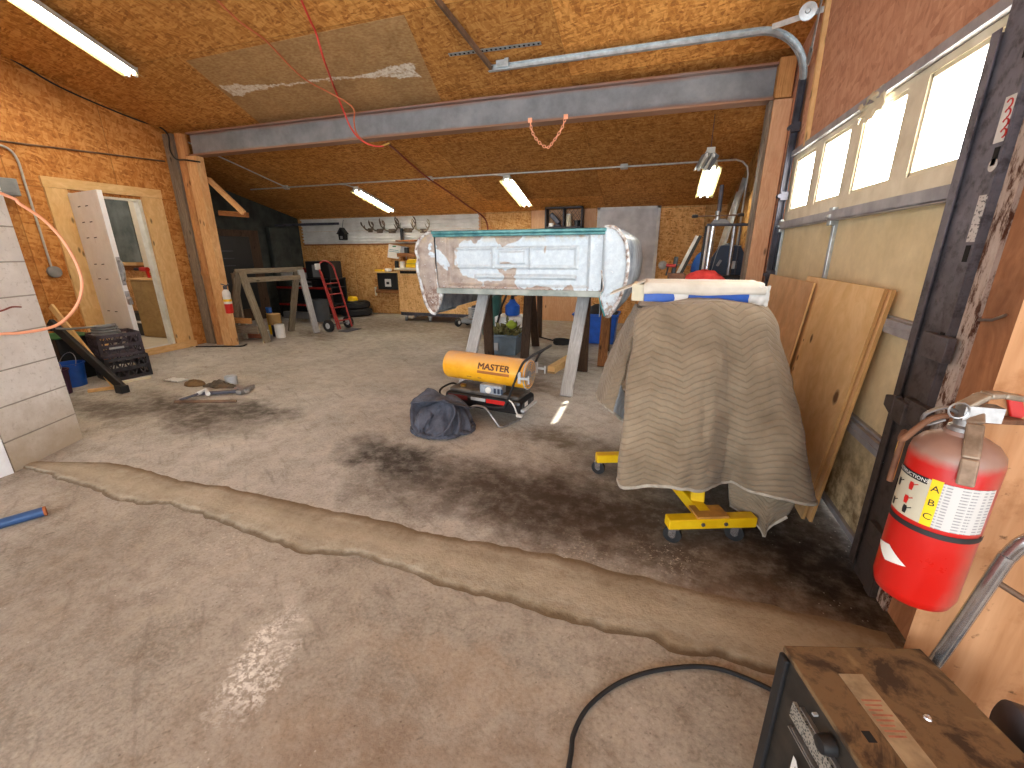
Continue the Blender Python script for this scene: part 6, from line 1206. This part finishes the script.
for x, y in ((-5.6, 9.07), (-4.95, 9.07), (-3.85, 9.07), (-5.6, 9.5), (-3.85, 9.5)):
    w_ = MB().lathe([(0, -.025), (.055, -.025), (.06, 0), (.055, .025), (0, .025)], (x, y, .06), (1, .3, 0), 18).build('caster_wheel', 'grey', t, smooth=40); MB().box((x, y, .12), (.07, .08, .05)).build('fork', 'grey_light', w_)
t = thing('yellow_case', 'bright yellow case on the rolling cabinet', 'case', (-5.35, 9.2, 1.235)); MB().prism([(-5.52, 9.05, 1.237), (-4.95, 9.05, 1.237), (-5.0, 9.05, 1.42), (-5.46, 9.05, 1.42)], (0, .35, 0)).build('body', 'yellow', t, bevel=.02); MB().box2((-5.49, 9.04, 1.32), (-4.97, 9.052, 1.33)).build('seam', 'steel_dark', t)
can('white_cup', 'white roll beside the yellow case on the rolling cabinet', (-5.62, 9.1, 1.236), .06, .13, 'white_dirty', None, 'roll')
# black crate shelf with small things
t = thing('crate_shelf', 'black two compartment crate shelf high on the back wall', 'shelf', (-1.97, 9.9, 1.98)); X0, X1, Z0, Z1 = -2.38, -1.56, 2.07, 2.50
m = MB(); m.box2((X0, 9.76, Z0), (X1, 10.03, Z0+.03)).box2((X0, 9.76, Z1-.03), (X1, 10.03, Z1)).box2((X0, 9.76, Z0), (X0+.03, 10.03, Z1)).box2((X1-.03, 9.76, Z0), (X1, 10.03, Z1)); m.build('crate_frame', 'crate_dark', t)
MB().box2((-1.985, 9.76, Z0), (-1.955, 10.03, Z1)).build('divider', 'crate_dark', t)
m = MB(); m.box2((X0, 9.76, Z0-.2), (X1, 10.03, Z0-.17)).box2((X0, 9.76, Z0-.2), (X0+.03, 10.03, Z0)).box2((X1-.03, 9.76, Z0-.2), (X1, 10.03, Z0)); m.build('lower_tier', 'crate_dark', t)
m = MB()
for k in range(9):
    x = X0+.03+.09*k; m.beam((x, 10.03, Z0+.03), (min(x+.3, X1), 10.03, Z1-.03), .006, .006); m.beam((x, 10.03, Z1-.03), (min(x+.3, X1), 10.03, Z0+.03), .006, .006)
m.build('back_lattice', plain('lattice', lin(120, 74, 66), .6), t)
m = MB(); m.beam((-2.27, 9.86, 2.37), (-2.08, 9.86, 2.17), .10, .1); m.beam((-2.32, 9.86, 2.125), (-2.03, 9.86, 2.125), .08, .04); m.build('clothes_iron', 'steel_dark', None, 'dark grey iron leaning in the left crate compartment', 'iron', bevel=.02)
can('white_can', 'white lump at the front of the left crate compartment', (-2.24, 9.79, 2.103), .06, .06, 'white', None, 'cup'); can('white_bottle', 'upright white bottle in the right crate compartment', (-1.87, 9.88, 2.103), .06, .22, 'cream', .03, 'bottle', 'white'); can('black_mug', 'black mug with a light spot in the right crate compartment', (-1.68, 9.86, 2.103), .065, .11, 'black', None, 'mug')
# tarped opening
t = thing('covered_window', 'grey plastic sheet stapled over an opening in the back wall', 'plastic sheet', (-.6, 10.0, .9))
x0, x1, z0, z1 = -1.27, .02, .75, 2.49
MB().grid(lambda u, v: V((x0+.05+(x1-x0-.1)*u, YW-.05-.045*abs(fb((u*3, v*1.3, 2)))-.02*math.sin(u*9+v*3)*(1-abs(2*u-1)), z0+.02+(z1-z0-.06)*v)), 50, 50).build('sheet', dirt('tarp_grey', lin(192, 188, 188), lin(224, 220, 220), 3, .5), t, smooth=70)
for a, b in (((x0+.03, z0), (x0+.03, z1)), ((x1-.03, z0), (x1-.03, z1)), ((x0, z1-.03), (x1, z1-.03))): MB().beam((a[0], YW-.04, a[1]), (b[0], YW-.04, b[1]), .07, .04, up=(0, 1, 0)).build('batten', 'white_dirty', t, bevel=.004)
t = thing('wall_outlet', 'round metal outlet box on the back wall right of the grey sheet', 'outlet', (.15, 9.98, 1.28)); MB().lathe([(0, 0), (.09, 0), (.09, .05), (.07, .06), (0, .06)], (.16, YW, 1.29), (0, -1, 0), 18).build('box', 'conduit', t, smooth=40); MB().tube([(.2, YW-.03, 1.29), (1.45, YW-.03, 1.31)], .014, 6).build('pipe', 'conduit', t)
# ------------------------------------------------------------------ things beneath and behind the truck bed
t = thing('storage_tote', 'grey plastic tote heaped with dry leaves under the truck bed', 'tote', (-2.15, 6.55, 0)); c = V((-2.15, 6.38, 0)); n = 24
def tote(t, c, w0, w1, d0, d1, h, mat):
    m = MB(); z0, z1 = c.z, c.z+h
    def ring(w, d, z): return [V((c.x+sx_*w/2, c.y+sy_*d/2, z)) for sx_, sy_ in ((-1, -1), (1, -1), (1, 1), (-1, 1))]
    rs = [ring(w0, d0, z0), ring(w1, d1, z1), ring(w1+.05, d1+.05, z1), ring(w1+.05, d1+.05, z1+.035), ring(w1-.02, d1-.02, z1+.035), ring(w0-.02, d0-.02, z0+.015)]
    vs = [p for r in rs for p in r]; fs = [(i*4+k, i*4+(k+1) % 4, (i+1)*4+(k+1) % 4, (i+1)*4+k) for i in range(5) for k in range(4)] + [(3, 2, 1, 0), (20, 21, 22, 23)]
    return m.add(vs, fs).build('tub', mat, t, bevel=.012)
tb = tote(t, V((-2.18, 6.5, 0)), .38, .44, .34, .42, .30, plain('tote_grey', lin(112, 128, 142), .5)); MB().box2((-2.36, 6.285, .08), (-2.26, 6.30, .2)).build('paper_label', 'grey_light', tb)
lv = MB(); rnd = random.Random(3)
for k in range(170):
    a = rnd.random()*6.28; r = .24*math.sqrt(rnd.random()); p = V((-2.18+r*math.cos(a)*.95, 6.5+r*math.sin(a)*.85, .30+.20*(1-(r/.25)**2)*rnd.random()+.02)); d = V((rnd.uniform(-1, 1), rnd.uniform(-1, 1), rnd.uniform(-.2, .7))).normalized(); s = d.orthogonal().normalized(); L_ = rnd.uniform(.08, .17); w_ = .018+.015*rnd.random()
    lv.add([p, p+d*L_*.5+s*w_, p+d*L_, p+d*L_*.5-s*w_], [(0, 1, 2, 3)])
o = lv.build('dry_leaves', dirt('leaf_mix', lin(70, 66, 34), lin(156, 146, 92), 9, .8), None, 'dry grey green leaves heaped in the grey tote', 'leaves', kind='stuff')
def gl(u, v): a = u*2*math.pi; return V((-2.08+.09*math.sin(v*math.pi)*math.cos(a), 6.42+.06*math.sin(v*math.pi)*math.sin(a), .40+.16*v))
MB().grid(gl, 20, 10).build('green_glove', plain('lime', lin(170, 190, 60), .7), None, 'lime green glove on top of the dry leaves', 'glove', smooth=70)
t = thing('storage_tote', 'bright blue plastic bin behind the right sawhorse legs', 'tote', (-.95, 7.75, 0)); tote(t, V((-.92, 7.85, 0)), .66, .76, .45, .52, .50, 'blue_bright'); 
def bagf(u, v): a = u*2*math.pi; return V((-.86+.36*v*math.cos(a), 7.85+.24*v*math.sin(a), .50+.17*(1-v*v)+.04*fb((u*6, v*3, 1))))
MB().grid(bagf, 24, 8).build('black_bag', 'black', None, 'black bag stuffed in the bright blue bin', 'bag', smooth=70)
can('green_bottle', 'dark green bottle behind the bright blue bin', (-.78, 8.25, 0), .12, .86, 'green', .1, 'bottle', 'green')
t = thing('push_mower', 'grey push mower with a black handle behind the front sawhorse', 'mower', (-3.6, 8.7, 0))
for x, y in ((-4.02, 8.6), (-3.35, 8.45), (-3.9, 8.85)): w_ = MB().lathe([(.04, -.03), (.085, -.035), (.10, 0), (.085, .035), (.04, .03)], (x, y, .10), (1, -.35, 0), 20, caps=False).build('wheel', 'rubber', t, smooth=40); MB().lathe([(0, -.03), (.045, -.03), (.045, .03), (0, .03)], (x, y, .10), (1, -.35, 0), 16).build('hub', 'white_dirty', w_)
MB().box2((-3.9, 8.45, .1), (-3.2, 8.85, .22)).build('deck', 'grey', t, bevel=.04); m = MB()
for k in range(6): m.box2((-3.72, 8.47, .22+.04*k), (-3.25, 8.80, .245+.04*k))
m.build('engine_fins', 'grey_light', t); MB().box2((-3.66, 8.50, .22), (-3.3, 8.77, .48)).build('engine', 'steel_dark', t, bevel=.02)
MB().tube(spl([(-4.05, 8.57, .16), (-3.6, 8.45, .2), (-3.1, 8.42, .24)], 5), .012, 8).build('axle_rod', 'chrome', t)
MB().tube([(-3.5, 8.9, .2), (-2.75, 8.6, .98), (-2.6, 8.55, 1.05)], .014, 8).build('handle', 'black', t)
t = thing('blue_jug', 'bright blue jug with a dark spout on the crate behind the tote', 'jug', (-2.55, 7.8, .3)); MB().lathe([(0, 0), (.12, 0), (.14, .03), (.14, .18), (.06, .26), (.05, .3), (0, .3)], (-2.52, 7.85, .42), (0, 0, 1), 20).build('body', 'blue_bright', t, smooth=40); MB().tube([(-2.52, 7.85, .70), (-2.5, 7.8, .80), (-2.42, 7.78, .82)], .035, 8).build('spout', 'black', t, smooth=50)
MB().box2((-2.80, 7.6, 0), (-2.25, 8.1, .415)).build('white_crate', 'white_dirty', None, 'white box under the bright blue jug', 'box', bevel=.015)
MB().tube([(-2.80, 7.55, .03), (-2.62, 7.5, .62), (-2.42, 7.45, 1.02)], .02, 8).build('black_prop', 'black', None, 'thin black rod leaning behind the tote', 'rod', smooth=60)
can('teal_drum', 'dark teal drum behind the front sawhorse brown leg', (-3.0, 8.0, 0), .2, .95, plain('teal_dark', lin(52, 96, 88), .5), .03, 'drum', 'teal')
MB().box2((-2.05, 7.9, 0), (-1.97, 8.0, 1.1)).build('dark_stud', 'sawhorse_brown', None, 'dark upright stud right of the bright blue jug', 'stud')
t = thing('brown_bundle', 'coiled dark cord on the floor near the back of the sawhorses', 'cord', (-1.5, 7.3, 0)); m = []
for k in range(70): a = k*.42; m.append(V((-1.45+(.14+.03*fb((k*.3, 1, 1)))*math.cos(a), 7.35+(.12)*math.sin(a), .015+.0012*k)))
MB().tube([V((-2.0, 7.9, .015))]+m, .013, 6).build('cord', 'rubber', t, smooth=60)
# ------------------------------------------------------------------ rear right: shop press, leaning stock, red cloth
t = thing('shop_press', 'dark shop press with silver posts in the rear right corner', 'press', (.9, 6.5, 0)); YP = 6.5
def pp_(x, y, dy=0.): return pY(x, y, YP+dy)
MB().box2((.50, 6.3, 0), (1.22, 6.75, .08)).build('base', 'steel_dark', t, bevel=.01); a = pp_(707, 225); b = pp_(754, 224.5)
MB().beam(a, b, .14, .03).build('top_plate', 'steel_dark', t, bevel=.006)
MB().prism([pp_(711, 224), pp_(731, 223.5), pp_(726, 218.5), pp_(715, 218.5)], (0, .1, 0)).build('head_gusset', 'grey', t, bevel=.006)
MB().tube([pp_(717.5, 220), pp_(718, 211)], .03, 12).build('coupling', 'tube_steel', t, smooth=50); MB().tube([pp_(719, 212), pp_(722, 185)], .026, 12).build('screw_column', 'steel_dark', t, smooth=50)
MB().tube([pp_(692, 216.5, -.03), pp_(744, 214.8, -.03)], .009, 8).build('tommy_bar', 'iron_brown', t)
for q0, q1 in (((692, 216.5), (698, 216.2)), ((738, 215), (744, 214.8))): MB().tube([pp_(*q0, -.03), pp_(*q1, -.03)], .02, 10).build('bar_grip', 'black', t)
def post(x0, y0, x1, y1, r, mt, nm, dy=0.):
    a, b = pp_(x0, y0, dy), pp_(x1, y1, dy); d = (b-a).normalized(); e = a + d*((.08-a.z)/d.z); MB().tube([e, a], r, 14).build(nm, mt, t, smooth=50)
post(713.5, 225, 708.5, 258, .036, 'chrome', 'post'); post(735, 225, 730, 260, .024, 'tube_steel', 'post'); post(709, 226, 704, 259, .014, 'white_dirty', 'striped_rod', -.05); post(706.5, 226, 701.5, 259, .016, 'black', 'side_rail'); post(741, 226, 735, 270, .008, 'steel_dark', 'thin_rod', .05)
pts = [pp_(x, y, .10) for x, y in ((706, 300), (745, 300), (747, 258), (741, 246), (729, 243), (720, 246), (712, 258), (707, 275))]; 
MB().prism(pts, (0, .1, 0)).build('guard_panel', 'blue_dark', t, bevel=.01)
MB().beam(pp_(717, 266, .06), pp_(721, 260, .06), .05, .03).build('clip', 'grey', t, bevel=.006); c = pp_(734, 265, .06); MB().box(c, (.06, .02, .1)).build('data_plate', 'grey_light', t, bevel=.004); c = pp_(730, 278, -.05); MB().box(c, (.5, .2, .07)).build('bed', 'black', t, bevel=.01)
MB().tube(spl([pp_(711, 272, .04), pp_(718, 250, .04), pp_(724, 245, .04), pp_(742, 246, .04)], 4), .005, 5).build('cable', 'grey', t)
for x0, y0, x1, y1, lb in ((745, 178, 723, 245, 'upper silver steel stud leaning in the corner beside the conduit'), (739, 192, 719, 252, 'lower silver steel stud leaning behind the shop press')):
    dyy = -.25 if x0 < 742 else 0; a, b = pY(x0, y0, 8.15+dyy), pY(x1, y1, 7.9+dyy); d = (b-a).normalized(); e = a + d*((.02-a.z)/d.z); m = MB(); m.beam(e, a, .07, .006, up=(0, 1, .2))
    for s in (-.035, .035): m.beam(e+V((s, -.018, 0)), a+V((s, -.018, 0)), .005, .036, up=(0, 1, .2))
    m.build('steel_stud', 'galv', None, lb, 'stud', 'steel studs in the rear corner')
MB().tube([pY(754, 224, 6.0), pY(745, 278, 6.05), pY(745, 278, 6.05)+V((-.02, .03, .02-pY(745, 278, 6.05).z))], .013, 8).build('pink_pole', plain('pink', lin(196, 92, 110), .5), None, 'thin pink pole leaning beside the far timber post', 'pole', smooth=60)
MB().box2((1.20, 7.1, 0), (1.26, 7.5, 1.62)).build('grey_board', 'lumber_dark', None, 'dull brown board standing right of the shop press', 'board')
t = thing('leaning_rail', 'white edged dark rail leaning left of the shop press', 'rail', (.45, 8.0, 0)); p0, p1 = pY(668, 292, 7.95), pY(697, 236, 8.3); d = (p1-p0).normalized(); foot = p0 - d*((p0.z-.02)/d.z)
MB().beam(foot, p1, .05, .03, up=(0, 1, 0)).build('white_strip', 'white_dirty', t); MB().beam(foot+V((.055, .01, 0)), p1+V((.055, .01, 0)), .05, .04, up=(0, 1, 0)).build('dark_rail', 'black', t)
def bl(u, v): a = u*2*math.pi; r = math.sin(max(.02, min(.98, v))*math.pi)**.5; return V((.70+.13*r*math.cos(a)+.05*v, 8.2+.11*r*math.sin(a), 1.06+.50*v+.02*fb((u*4, v*4, 2))))
MB().grid(bl, 24, 14).build('blue_bag', 'blue', None, 'blue bag on the stand between the leaning rail and the press', 'bag', smooth=70)
t = thing('tool_stand', 'dark tool stand below the blue bag', 'stand', (.66, 8.1, 0)); MB().box2((.42, 7.95, 1.0), (.95, 8.4, 1.055)).build('top_plate', 'black', t, bevel=.006)
for x, y in ((.45, 7.98), (.92, 7.98), (.45, 8.37), (.92, 8.37)): MB().box2((x-.02, y-.02, 0), (x+.02, y+.02, 1.0)).build('leg', 'black', t)
t = thing('bench_vise', 'dark red bench tool on the far bench left of the red cloth', 'vise', (.38, 5.7, 1.15)); c = pY(676, 279, 5.7); MB().box(c+V((0, 0, .03)), (.20, .14, .08)).build('body', 'rust', t, bevel=.015); m = MB(); m.beam(c+V((-.04, 0, .06)), c+V((-.02, 0, .26)), .05, .06); m.beam(c+V((-.12, -.02, .04)), c+V((-.10, -.02, .18)), .02, .03); m.build('arm', 'black', t, bevel=.008); MB().tube([c+V((-.13, -.05, .16)), c+V((-.02, -.05, .155))], .02, 8).build('red_knob', 'red_truck', t, smooth=50)
t = thing('work_bench', 'dark bench hidden behind the carton carrying the red cloth', 'bench', (.5, 5.75, 0)); zb2 = c.z-.03; MB().box2((.10, 5.45, zb2-.06), (.90, 6.0, zb2)).build('bench_top', 'steel_dark', t, bevel=.006)
for x, y in ((.15, 5.5), (.85, 5.5), (.15, 5.95), (.85, 5.95)): MB().box2((x-.03, y-.03, 0), (x+.03, y+.03, zb2-.06)).build('leg', 'steel_dark', t)
def rc_(u, v): a = u*2*math.pi; cx = pY(703, 284, 5.7); return V((cx.x+.27*v*math.cos(a), 5.72+.2*v*math.sin(a), zb2+.004+.13*(1-v**2.2)*(1+.2*fb((u*5, v*3, 1)))+.012*fb((u*9, v*5, 3))*(v < .95)))
MB().grid(rc_, 40, 14).build('red_cloth', 'red_cloth', None, 'bright red cloth heaped behind the blue carton', 'cloth', smooth=70)
